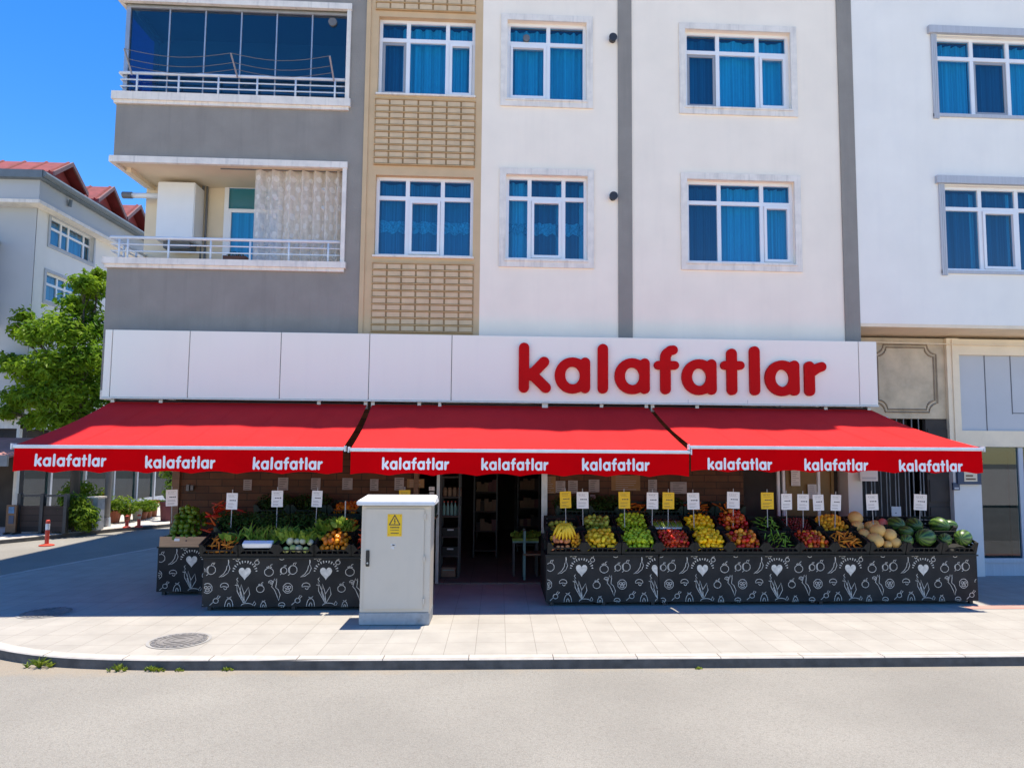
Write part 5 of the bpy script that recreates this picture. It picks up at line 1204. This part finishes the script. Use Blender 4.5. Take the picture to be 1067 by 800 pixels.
# ------------------------------------------------------------------ things on the balconies
random.seed(11)
a, c = W(164.5,190,y=YW+.70), W(201,247,y=YW+.70); zt_ = W(180,189.5,y=YW+.70).z; zb2 = W(180,250,y=YW+.70).z
bo = T('wall_boiler', 'white gas boiler cabinet with a flue pipe on the middle balcony', 'boiler', (a.x,YW+.7,zb2))
k = MB(); k.box(a.x, c.x, YW+.70, YW+1.10, zb2, zt_); k.build('casing', 'boiler', bo, bevel=.015)
k = MB(); k.tube([(a.x,YW+.9,zt_-.20),(a.x-.55,YW+.9,zt_-.20)], .05, 10); k.build('flue', 'alu', bo, smooth=True)
k = MB(); k.tube([(a.x-.551,YW+.9,zt_-.20),(a.x-.72,YW+.9,zt_-.20)], .062, 10); k.build('flue_cap', 'pipe', bo)
k = MB(); k.box(a.x+.1,c.x-.1,YW+.8,YW+1.08,zb2-.12,zb2-.002); k.build('pipe_cover', 'pipe', bo)
pp = MB(); x = W(210,220,y=YW+1.05).x; zt2 = W(210,184,y=YW+1.05).z; pp.tube([(x,YW+1.08,zs1-.3),(x,YW+1.08,zt2),(x+1.0,YW+1.08,zt2+.01)], .03, 8); pp.tube([(x+.07,YW+1.10,zs1-.3),(x+.07,YW+1.10,zt2+.05)], .02, 6)
tag(pp.build('gas_pipe', 'pipe', org=(x,YW+1.08,zs1)), 'grey pipe running up and along the middle balcony wall', 'pipe')
cu = T('balcony_curtain', 'patterned net curtain hanging in the right half of the middle balcony', 'curtain', (-3.5, YW+.2, zs1))
x0, x1 = W(265,200,y=YW+.22).x, XB-.01; ztop = zc0-.08; k = MB(); n = 180; zbt = zs1-.25
def cuy(x): return YW+.22+.055*math.sin(x*27+1.2*math.sin(x*4))+.018*math.sin(x*61)
for i in range(n):
    xa, xb = x0+(x1-x0)*i/n, x0+(x1-x0)*(i+1)/n
    k.quad((xa,cuy(xa),zbt),(xb,cuy(xb),zbt),(xb,cuy(xb),ztop),(xa,cuy(xa),ztop))
k.build('fabric', 'lace', cu, smooth=True)
k = MB()
for row in range(9):
    for col_ in range(10):
        x = x0+.08+col_*.15+(row % 2)*.075; z = ztop-.15-row*.17
        if x > x1-.06 or z < zbt: continue
        s_ = U(.034,.052); q = [(x+s_*math.cos(R(t))*(.8+.3*math.cos(R(2*t+row*40))), z+s_*1.3*math.sin(R(t))) for t in range(0,360,40)]
        k.add([(px_, cuy(px_)-.006, pz_) for px_, pz_ in q], [tuple(range(len(q)))])
k.build('leaf_motifs', 'lace_dot', cu)
k = MB(); k.tube([(x0-.6,YW+.22,ztop+.015),(x1+.02,YW+.22,ztop+.015)], .014, 6); k.build('curtain_rod', 'pipe', cu)
a, c = W(234,268,y=YW+.16), W(258,262,y=YW+.16)
fp = T('flower_box', 'brown flower box with small plants behind the middle balcony rail', 'planter', (a.x,YW+.16,zs1))
k = MB(); k.box(a.x,c.x,YW+.08,YW+.24,zs1+.01,zs1+.11); k.build('box', mat('box_brown', (.10,.04,.025), .7, .1, 6), fp)
k = MB(); leaves(k, ((a.x+c.x)/2,YW+.16,zs1+.15), ((c.x-a.x)/2,.07,.06), 60, .05); k.build('foliage', 'leaf_dark', fp)
lr = T('laundry_rack', 'clothes line on three angled metal arms outside the top balcony rail', 'clothes line', (XL,YW-.1,zu1))
tips = []
for (bx,by,tx,ty) in ((137.5,78,129.5,51),(247.5,81,240.5,55.5),(348,85,343.5,58.5)):
    p0, p1 = W(bx,by,y=YW-.04), W(tx,ty,y=YW-.42); MB().tube([p0,p1], .016, 6).build('arm', 'steel', lr); tips.append((p0,p1))
k = MB()
for f_ in (1,.62,.35):
    for (a0,a1),(b0,b1) in zip(tips[:-1],tips[1:]):
        p = a0.lerp(a1,f_); q = b0.lerp(b1,f_); k.tube([p.lerp(q,t/8)-Vector((0,0,.11*math.sin(PI*t/8))) for t in range(9)], .006, 4)
k.build('line', 'pipe', lr)

# ------------------------------------------------------------------ grey electrical cabinet
ec = T('electrical_cabinet', 'light grey electrical cabinet with yellow warning plate on the pavement edge', 'cabinet', (-1.32, 8.9, 0))
X0, X1, Y0, Y1 = -1.765, -.868, 8.89, 9.38
zr0, zr1 = W(410,526,y=Y0).z, W(410,519.5,y=Y0).z
k = MB(); k.box(X0, X1, Y0, Y1, .005, .155); k.build('plinth', 'cabinet_base', ec, bevel=.004)
k = MB(); k.box(X0+.002, X1-.002, Y0+.015, Y1-.01, .157, zr0-.012); k.build('body', 'cabinet', ec, bevel=.006)
k = MB(); k.box(X0+.05, X1-.085, Y0-.004, Y0+.013, .20, zr0-.05); do = k.build('door', 'cabinet', ec, bevel=.004)
k = MB(); k.hexa([(X0-.055,Y0-.07,zr0-.002),(X1+.055,Y0-.07,zr0-.002),(X1+.055,Y1+.05,zr0-.002),(X0-.055,Y1+.05,zr0-.002)],[(X0-.055,Y0-.07,zr0+.055),(X1+.055,Y0-.07,zr0+.055),(X1+.03,Y1+.03,zr1+.02),(X0-.03,Y1+.03,zr1+.02)]); k.build('lid', 'cabinet_roof', ec, bevel=.012)
k = MB(); k.box(X0+.03,X1-.03,Y0-.0,Y1-.02,zr0-.011,zr0-.003); k.build('lid_gasket', 'seam', ec)
a, c = W(381,590,y=Y0-.01), W(385.2,573,y=Y0-.01)
k = MB(); k.box(a.x,c.x,Y0-.022,Y0-.005,a.z,c.z); hd = k.build('handle', 'black', do, bevel=.006)
k = MB(); k.tube([((a.x+c.x)/2,Y0-.026,a.z+.045),((a.x+c.x)/2,Y0-.021,a.z+.045)], .012, 8); k.build('lock', 'steel', hd)
for py in (538,582,626):
    p = W(444,py,y=Y0); MB().tube([(X1-.078,Y0-.008,p.z-.035),(X1-.078,Y0-.008,p.z+.035)], .012, 8).build('hinge', 'cabinet', do)
a, c = W(403.5,558.5,y=Y0-.006), W(419,535.5,y=Y0-.006); w_, h_ = c.x-a.x, c.z-a.z; yy = Y0-.009
k = MB(); k.box(a.x,c.x,yy,Y0-.0045,a.z,c.z); ws = k.build('warning_plate', 'warn', ec)
k = MB(); cxm = (a.x+c.x)/2
def pt(u,v): return (a.x+u*w_, a.z+v*h_)
tri = [pt(.13,.52),pt(.87,.52),pt(.5,.95)]
for i in range(3):
    p, q = tri[i], tri[(i+1)%3]; k.prism_y(cap(p,q,.006,4), yy-.0012-.0005*i, yy-.0002)
for p, q in ((pt(.52,.80),pt(.47,.68)),(pt(.47,.68),pt(.54,.68)),(pt(.54,.68),pt(.49,.57))): k.prism_y(cap(p,q,.0045,3), yy-.0030-.0004*(q[0]>p[0]), yy-.0002)
for v, th, u0 in ((.40,.055,.20),(.28,.028,.22),(.14,.045,.24)):
    u = u0
    while u < 1-u0:
        d = U(.05,.09); p = pt(u,v-th/2); q = pt(min(u+d,1-u0+.03),v+th/2); k.box(p[0],q[0],yy-.0012,yy-.0002,p[1],q[1]); u += d+.022
k.build('warning_symbol', 'ink', ws)
k = MB()
for u, v in ((.10,.93),(.90,.93),(.10,.08),(.90,.08)): p = pt(u,v); k.tube([(p[0],yy-.002,p[1]),(p[0],yy,p[1])], .006, 8)
k.build('rivet', 'post_red', ws)
k = MB(); p = W(410.5,569,y=Y0)
for i in range(9): q = (p.x+U(-.04,.04), p.z+U(-.03,.04)); k.box(q[0]-.012*U(.4,1.2),q[0]+.012*U(.4,1.2),Y0-.0052,Y0-.0043,q[1]-.008,q[1]+.006)
k.build('torn_sticker', 'cabinet_roof', do)

# ------------------------------------------------------------------ manhole covers
def manhole(x, y, r_, label):
    m_ = T('manhole_cover', label, 'manhole cover', (x,y,0), 'manhole covers in the pavement')
    k = MB(); n = 40
    def ring(ra, rb, z, mi=0):
        for j in range(n):
            p, q = 2*PI*j/n, 2*PI*(j+1)/n; k.quad((x+ra*math.cos(p),y+ra*math.sin(p),z),(x+ra*math.cos(q),y+ra*math.sin(q),z),(x+rb*math.cos(q),y+rb*math.sin(q),z),(x+rb*math.cos(p),y+rb*math.sin(p),z), mi)
    ring(r_*.90, r_, .004, 0); k.build('frame_ring', 'pot_grey', m_)
    k = MB(); ring(.0005, r_*.87, .006)
    for rr in (.25,.45,.65): ring(r_*(rr-.05), r_*(rr+.05), .011)
    for j in range(24): t = 2*PI*j/24; k.box(x+.78*r_*math.cos(t)-.016, x+.78*r_*math.cos(t)+.016, y+.78*r_*math.sin(t)-.016, y+.78*r_*math.sin(t)+.016, .006, .012)
    k.build('cover', 'iron', m_)
p = W(187,667,z=0); manhole(p.x, p.y, .345, 'round iron manhole cover lying in the sun near the kerb')
p = W(48.5,638,z=0); manhole(p.x, p.y, .34, 'round iron manhole cover in the shade at the left')

# ------------------------------------------------------------------ tree, bushes, pots, posts across the side street
def tree():
    bx, by = W(76,548,y=19.3).x, 19.3
    t = T('broadleaf_tree', 'bright green broadleaf tree at the left between the two buildings', 'tree', (bx,by,0))
    ctr = W(58,352,y=by)
    tr_ = MB(); limbs = MB(); hub = Vector((bx+.02,by,2.9)); tr_.tube([(bx,by,-.02),(bx+.03,by,.4),(bx-.02,by,1.6),hub], [.17,.13,.115,.10], 10); tr_.build('trunk', 'bark', t, smooth=True)
    cl = []
    def pc(px, py, dy=0): return W(px,py,y=by+dy)
    spec = [(60,338,.2,.55),(82,318,.3,.6),(98,300,.5,.5),(88,296,-.2,.42),(70,345,-.5,.75),(40,348,-.3,.55),(22,345,.1,.35),(98,340,.4,.7),(92,370,-.4,.75),(62,380,-.6,.8),(30,385,-.2,.6),(12,378,.2,.38),(45,410,-.3,.72),(20,415,.1,.5),(75,410,-.4,.8),(100,405,.3,.8),(60,435,-.1,.55),(38,438,.2,.4),(88,436,.2,.6),(70,395,.8,.9),(110,380,.9,.7),(45,395,.9,.7),(10,430,.4,.32),(104,286,.2,.22),(26,330,0,.24)]
    for px,py,dy,rr in spec: cl.append((pc(px,py,dy), rr))
    lf_ = MB()
    for c_, rr in cl:
        end = c_-Vector((0,0,rr*.2)); mid = hub.lerp(end,.5)+Vector((U(-.15,.15),U(-.15,.15),U(-.05,.3)))
        limbs.tube([hub-Vector((0,0,.1)),mid,end], [.05,.03,.012], 6)
        for _ in range(4): e2 = c_+Vector((U(-1,1),U(-1,1),U(-.6,1)))*rr*.8; limbs.tube([mid.lerp(end,.6),e2], [.014,.005], 4)
        leaves(lf_, c_, (rr,rr,rr*.72), int(900*rr**1.5)+130, .18, up=.6, shell=.35)
        for _ in range(int(8*rr)+3):                     # loose sprigs reaching out of the clump
            d = Vector((random.gauss(0,1),random.gauss(0,1),random.gauss(.25,.8))).normalized(); leaves(lf_, c_+d*rr*1.1, .13, 10, .13, up=.5, shell=.1)
    limbs.build('limb', 'bark', t, smooth=True); lf_.build('crown', 'leaf_tree', t)
tree()
def bush(px, py, y, rx, rz, label, n=420, size=.11, group=None, m='leaf_bush', z=None):
    c = W(px,py,y=y); zc = c.z if z is None else z
    t = T('bush', label, 'bush', (c.x,y,0), group); b = MB(); b2 = MB()
    for k in range(7):
        o = Vector((U(-.55,.55)*rx,U(-.5,.5)*rx,U(-.45,.5)*rz)); leaves(b, Vector((c.x,y,max(zc,rz*.75)))+o, (rx*.62,rx*.62,rz*.58), n//7, size, shell=.5)
    b.build('foliage', m, t)
    for k in range(4): b2.tube([(c.x+U(-.08,.08),y,0),(c.x+U(-.5,.5)*rx,y+U(-.3,.3)*rx,zc)], [.02,.008], 5)
    b2.build('stem', 'bark', t)
bush(77,534,18.7,.62,.55,'dense green bush left of the grey street cabinets',1300,.15)
bush(86,514,19.7,.58,.42,'yellow green shrub standing behind the grey street cabinets',800,.15)
bush(101,518,20.2,.36,.34,'pale green spiky shrub behind the lamp post',300,.11)
def streetbox(px0, px1, y, ptop, label):
    a, c = W(px0,540,y=y), W(px1,ptop,y=y); t = T('street_cabinet', label, 'cabinet', (a.x,y,0), 'grey street cabinets')
    k = MB(); k.box(a.x,c.x,y,y+.35,.0,c.z); k.build('body', 'cabinet_base', t, bevel=.01)
    k = MB(); k.box(a.x-.03,c.x+.03,y-.03,y+.38,c.z+.001,c.z+.05); k.build('lid', 'cabinet', t)
    k = MB(); xm = (a.x+c.x)/2; k.box(a.x+.03,xm-.006,y-.012,y-.001,.1,c.z-.04); k.box(xm+.006,c.x-.03,y-.012,y-.001,.1,c.z-.04); dd = k.build('door', 'cabinet_base', t)
    k = MB(); k.box(xm+.03,xm+.05,y-.03,y-.0125,c.z*.55,c.z*.55+.12); k.build('handle', 'black', dd)
streetbox(89,95,19.05,519.5,'narrow grey street cabinet against the bush')
streetbox(96,102,18.95,519.5,'wider grey street cabinet beside the lamp post')
p = W(110.5,548,z=0)
M['pole_grey'] = mat('pole_grey', (.20,.20,.20), .6, .1, 6)
lp = T('lamp_post', 'grey metal lamp post across the side street', 'lamp post', (p.x,p.y,0)); k = MB(); k.tube([(p.x,p.y,.26),(p.x,p.y,3.2),(p.x,p.y,6.2)], [.085,.075,.06], 12); k.build('pole', 'pole_grey', lp, smooth=True)
k = MB(); k.tube([(p.x,p.y,0),(p.x,p.y,.25)], [.12,.10], 12); k.build('base', 'steel', lp)
k = MB(); k.tube([(p.x,p.y,6.15),(p.x+.3,p.y-.2,6.5),(p.x+1.1,p.y-.6,6.6)], .035, 8); k.box(p.x+1.0,p.x+1.5,p.y-.72,p.y-.5,6.56,6.66); k.build('lamp_head', 'steel', lp)
def potplant(px, base, ptop, w, label, col, flower=None, pot='terracotta', h=.32):
    p = W(px,base,z=0); zt = W(px,ptop,y=p.y).z; t = T('potted_plant', label, 'potted plant', (p.x,p.y,0), 'potted plants before the shops')
    r_ = w*.25; k = MB(); k.lathe([(r_*.7,.003),(r_,h),(r_*1.08,h),(r_*1.08,h+.04),(r_*.9,h+.04),(r_*.85,h)], (p.x,p.y,0), 14); k.build('pot', pot, t, smooth=False)
    b = MB(); rz = (zt-h)/2
    for k_ in range(5): leaves(b, (p.x+U(-.3,.3)*w, p.y+U(-.3,.3)*w, h+rz+U(-.4,.4)*rz), (w*.66,w*.6,rz*.75), 150, .10, shell=.4)
    b.build('foliage', col, t)
    if flower:
        b = MB(); leaves(b, (p.x,p.y-.1,h+rz*1.4), (w*.6,w*.5,rz*.7), 70, .06, shell=.7); b.build('flowers', flower, t)
M['flower_red'] = mat('red_flowers', (.55,.07,.03), .7, .2, 8); M['flower_pink'] = mat('pink_flowers', (.60,.28,.12), .7, .2, 8)
potplant(119,544.5,516,.72,'round green plant in a terracotta pot right of the lamp post','leaf_bush')
potplant(132.5,543.5,525.5,.38,'small plant with orange flowers behind the thin red post','leaf_bush','flower_pink',h=.2)
potplant(142.5,542,518,.58,'tall green plant in a stone pot behind the second red post','leaf_bush',pot='pot_grey')
potplant(149,541,521.5,.50,'green plant leaning out of its pot onto the pavement','leaf_bush',h=.2)
potplant(155,539.5,525,.36,'small red flowered plant left of the tall terracotta pot','leaf_bush','flower_red',h=.2)
potplant(160.5,538,523,.42,'red flowered plant in a tall terracotta pot','leaf_bush','flower_red',h=.5)
def traffic_post(px, base, ptop, label, white=True, z=-.11):
    p = W(px,base,z=z); zt = W(px,ptop,y=p.y).z; t = T('traffic_post', label, 'traffic post', (p.x,p.y,z), 'red traffic posts')
    H_ = zt-z; fr_ = .16 if white else .10; k = MB(); k.lathe([(fr_,.0),(fr_,.025),(.06,.05),(.045,.05)], (p.x,p.y,z), 14); k.build('foot', 'post_red', t)
    k = MB(); k.tube([(p.x,p.y,z+.052),(p.x,p.y,z+H_*.62)], .045, 10); k.tube([(p.x,p.y,z+H_*.86),(p.x,p.y,z+H_*.97),(p.x,p.y,zt)], [.046,.046,.03], 10); k.build('tube', 'post_red', t, smooth=False)
    if white:
        k = MB(); k.tube([(p.x,p.y,z+H_*.62+.001),(p.x,p.y,z+H_*.86-.001)], .047, 10); k.build('reflective_band', 'post_white', t)
traffic_post(48.5,568.5,541.5,'red and white flexible post standing in the side street')
traffic_post(132,549.8,537,'thin red post at the far kerb, left of its twin',False,0)
traffic_post(144.5,549,535.5,'red post at the far kerb, right of its twin',False,0)
traffic_post(107,547,514,'tall red and white post half hidden behind the lamp post',True,0)
# terrace fence, menu board and a person at the left edge
a, c = W(19.5,552,z=0), W(67,551.5,z=0); fy = 18.25
x0, x1 = W(20,540,y=fy).x, W(66,540,y=fy).x; zt = W(40,527,y=fy).z
tf = T('terrace_fence', 'low dark wooden terrace fence before the restaurant windows', 'fence', (x0,fy,0))
k = MB(); k.box(x0,x1,fy,fy+.06,.05,zt); k.build('boards', 'dark_wood', tf)
for x in (x0-.06, (x0+x1)/2-.04, x1): MB().box(x,x+.08,fy-.03,fy+.09,0,zt+.32).build('post', 'dark_metal', tf)
k = MB(); k.box(x0,x1,fy+.0,fy+.05,zt+.24,zt+.29); k.build('rail', 'dark_metal', tf)
x0, x1 = W(6,540,y=18.1).x, W(16.5,540,y=18.1).x; z1 = W(10,526,y=18.1).z
mb_ = T('menu_board', 'dark standing menu board with two blue panels at the left edge', 'menu board', (x0,18.1,0))
k = MB(); k.box(x0,x1,18.1,18.16,.05,z1); k.build('board', 'wood_plain', mb_); k = MB(); w_ = x1-x0
k.box(x0+.25*w_,x1-.2*w_,18.09,18.099,z1*.72,z1*.94); k.build('panel', mat('menu_blue', (.06,.16,.30), .5, .3, 12), mb_)
k = MB(); k.box(x0+.3*w_,x1-.2*w_,18.09,18.099,z1*.36,z1*.64); k.build('panel', 'blue_sign', mb_)
k = MB(); k.box(x0,x0+.05,18.02,18.3,0,.05); k.box(x1-.05,x1,18.02,18.3,0,.05); k.build('foot', 'dark_metal', mb_)
# hanging yellow green plant beside the timber corner
c = W(177,513,y=21.5); hp = T('tall_potted_plant', 'yellow green leafy plant in a dark red pot behind the far left price card', 'potted plant', (c.x,21.5,0))
k = MB(); k.lathe([(.20,.002),(.24,.55),(.25,.58),(.2,.58)], (c.x-.02,21.5,0), 14); k.build('pot', mat('dark_red_pot', (.14,.03,.035), .6, .1, 8), hp)
b = MB()
for z in (2.0,1.75,1.45,1.15,.85): leaves(b, (c.x+U(-.12,.12),21.5,z), (.24,.22,.24), 70, .17, shell=.3)
b.build('foliage', 'leaf_lettuce', hp); k = MB(); k.tube([(c.x-.02,21.5,.5),(c.x,21.5,1.3),(c.x,21.5,2.1)], .02, 6); k.build('stem', 'bark', hp)

# ------------------------------------------------------------------ inside the doorway
def shelf(x0, x1, y0, y1, label, zs, m1='dark_metal', m2='interior'):
    t = T('shelf_unit', label, 'shelf', (x0,y0,0), 'shop shelves')
    for x in (x0, x1-.03):
        for y in (y0, y1-.03): MB().box(x,x+.03,y,y+.03,.03,2.4).build('upright', m1, t)
    for z in zs: MB().box(x0+.031,x1-.031,y0-.004,y1-.035,z,z+.03).build('shelf_board', m2, t)
    return t
M['dark_red'] = mat('dark_red_packet', (.10,.02,.02), .6, .2, 6)
ys0 = YG+.35; sa_, sb_ = W(458,560,y=ys0).x, W(479,560,y=ys0).x
zz = [W(468,p,y=ys0).z for p in (603,580,560,539,519,498)]
shelf(sa_, sb_, ys0, ys0+.45, 'metal shelf unit with bottles and boxes just inside the doorway', zz)
for i in range(5):
    x = sa_+.06+i*.066; b = MB(); b.lathe([(.027,0),(.027,.15),(.011,.20),(.011,.225),(.012,.225)], (0,0,0), 10); b.add([(-.001,0,.1)],[]); b.lathe([(.013,.2255),(.013,.245)], (0,0,0), 8, 1)
    tag(inst('bottle', b.mesh('bottle', ['teal','post_red']), (x,ys0+.1,zz[3]+.031)), 'teal bottle standing on the shelf inside the doorway', 'bottle', 'teal bottles on the doorway shelf')
for i in range(4):
    x = sa_+.07+i*.085; b = MB(); b.lathe([(.036,0),(.038,.11),(.03,.13),(.03,.15)], (0,0,0), 10)
    tag(inst('jar', b.mesh('jar', 'cardboard'), (x,ys0+.12,zz[4]+.031)), 'brown jar on the top shelf inside the doorway', 'jar', 'jars on the doorway shelf')
b = MB(); b.box(0,.24,0,.28,0,.16); b.box(.02,.22,-.003,-.0005,.11,.125,1); tag(b.build('cardboard_box', ['cardboard','teal'], org=(0,0,0)), 'open cardboard box on the lowest doorway shelf', 'box').location = (sa_+.04, ys0+.03, zz[0]+.031)
for z, lab in ((zz[1],'dark bin on the second shelf inside the doorway'),(zz[2],'dark bin on the third shelf inside the doorway')):
    b = MB(); b.hexa([(0,0,0),(.27,0,0),(.27,.3,0),(0,.3,0)],[(-.01,-.01,.14),(.28,-.01,.14),(.28,.31,.14),(-.01,.31,.14)]); b.box(.08,.19,-.016,-.0101,.09,.115,1); o = b.build('storage_bin', ['crate','stick']); o.location = (sa_+.05, ys0+.03, z+.031); tag(o, lab, 'bin')
for x0, lab, dy in ((sb_+.15,'left row of stocked shelves deep inside the dark shop',2.6),(xd1-.35,'right row of stocked shelves deep inside the dark shop',3.4)):
    t = shelf(x0, x0+.5, YG+dy, YG+dy+2.2, lab, [.15,.55,.95,1.35,1.75,2.15], 'dark_metal', 'interior')
    for z in (.58,.98,1.38,1.78):
        for i in range(5):
            b = MB(); b.box(0,.09,0,.12,0,U(.14,.26)); o = b.build('packet', random.choice(['cardboard','cardboard','wood_plain','dark_red','interior'])); o.location = (x0+.06+i*.08, YG+dy+.02, z+.001); tag(o, 'small packet of goods on the '+lab.split(' of')[0]+' of shelves inside the shop', 'packet', 'packets on the '+lab.split(' of')[0])
yt = YG+.55; x0, x1 = W(534,560,y=yt).x, W(561.5,560,y=yt).x; zt = W(548,563.5,y=yt).z
tb = T('small_table', 'small dark table carrying a tray of greens inside the doorway', 'table', (x0,yt,0))
k = MB(); k.box(x0,x1,yt,yt+.45,zt-.03,zt); k.build('table_top', 'teal', tb)
for x in (x0+.01,x1-.05):
    for y in (yt+.01,yt+.40): MB().box(x,x+.035,y,y+.035,.026,zt-.031).build('leg', 'dark_metal', tb)
for k_ in range(4):
    leafbunch('lettuce', 'bright green lettuce on the small table inside the doorway', 'lettuce', (x0+.08+.11*k_, yt+.15+.1*(k_ % 2), zt+.05), 'head', 'lettuces on the doorway table')
b = MB(); b.box(x0+.0,x1-.0,yt-.01,yt+.43,zt+.001,zt+.05); tag(b.build('lettuce_tray', 'leaf_lettuce', org=(x0,yt,zt)), 'green tray under the lettuces on the doorway table', 'tray')
xc, yc2 = W(555,580,y=YG+.25).x, YG+.18
ch = T('wooden_chair', 'dark chair beside the small table in the doorway', 'chair', (xc,yc2,0))
k = MB(); k.box(xc-.16,xc+.2,yc2,yc2+.36,.44,.47); k.build('seat', 'wood_plain', ch)
for x in (xc-.16,xc+.165):
    for y in (yc2,yc2+.325): MB().box(x,x+.035,y,y+.035,.026,.439).build('leg', 'teal', ch)
k = MB(); k.box(xc-.16,xc-.125,yc2,yc2+.03,.471,.86); k.box(xc-.16,xc-.125,yc2+.33,yc2+.36,.471,.86); k.box(xc-.158,xc-.13,yc2+.03,yc2+.33,.68,.84); k.build('backrest', 'teal', ch)

# ------------------------------------------------------------------ small wall fittings at the right
a, c = W(998.5,504.5,y=YR-.16), W(1022,488,y=YR-.16)
t = T('wall_sign_box', 'dark blue box sign with a pale panel on the white column, under the awning', 'sign', (a.x,YR-.16,a.z)); k = MB(); k.box(a.x,c.x,YR-.16,YR-.102,a.z,c.z); bx_ = k.build('box', 'blue_sign', t)
k = MB(); a2, c2 = W(1005,501.5,y=YR-.165), W(1018,490,y=YR-.165); k.box(a2.x,c2.x,YR-.165,YR-.161,a2.z,c2.z); pn_ = k.build('panel', 'render_beige', bx_)
k = MB()
for i in range(2): k.box(a2.x+.03,c2.x-.03-.05*i,YR-.1665,YR-.1655,a2.z+.03+.06*i,a2.z+.06+.06*i)
t['label'] = t['label']
k.build('printing', 'wood_plain', pn_)
a, c = W(993.5,510.5,y=YR-.14), W(1000,503,y=YR-.14); k = MB(); k.box(a.x,c.x,YR-.14,YR-.102,a.z,c.z); k.box(a.x+.02,c.x-.02,YR-.143,YR-.1405,a.z+.02,a.z+.05,1)
tag(k.build('alarm_box', ['blue_sign','blue_panel'], org=(a.x,YR-.14,a.z)), 'small square dark blue box under the box sign on the column', 'wall box')
a, c = W(896,501,y=YG-.1), W(914,494,y=YG-.1); k = MB(); k.box(a.x,c.x,YG-.12,YG-.1,a.z,c.z+.12); k.box(a.x+.03,c.x-.03,YG-.123,YG-.1205,a.z+.03,a.z+.07,1); tag(k.build('hanging_board', ['column','blue_panel'], org=(a.x,YG-.1,a.z)), 'white board hanging beside the white column above the melons', 'sign')
a, c = W(932,541,y=YR-.1), W(941.5,528,y=YR-.1); k = MB(); k.box(a.x,c.x,YR-.02,YR-.005,a.z,c.z); k.box(a.x+.07,a.x+.09,YR-.022,YR-.0205,a.z+.1,a.z+.12,1); tag(k.build('gate_plate', ['blue_panel','ink'], org=(a.x,YR,a.z)), 'grey plate fixed to the barred gate above the watermelons', 'plate')

# ------------------------------------------------------------------ weeds in the gutter
def weed(px, py, s, label):
    p = W(px,py,z=-.11); b = MB(); blades(b, (p.x,p.y-.03,-.108), int(26*s)+8, .11*s, .009, 1.1); blades(b, (p.x+.09*s,p.y-.03,-.108), int(14*s)+3, .07*s, .008, 1.2); blades(b, (p.x-.10*s,p.y-.03,-.108), int(9*s)+3, .06*s, .008, 1.2)
    tag(b.build('weed_tuft', 'leaf_weed', org=(p.x,p.y,-.11)), label, 'weed', 'weeds along the kerb')
for px, py, s, l_ in ((43,694.5,1.25,'largest tuft of weeds at the kerb, far left'),(124,698.3,.85,'bright tuft of weeds below the sunlit manhole cover'),(160,698,.7,'loose tuft of weeds right of the bright one'),(167,698.4,.5,'small weed touching the loose tuft, on its right'),(188,698.2,.4,'tiny weed right of the sunlit manhole cover'),(238,697.7,.5,'single small weed at the kerb below the left stall'),(727,696,.3,'tiny weed at the kerb before the long stand')): weed(px, py, s, l_)
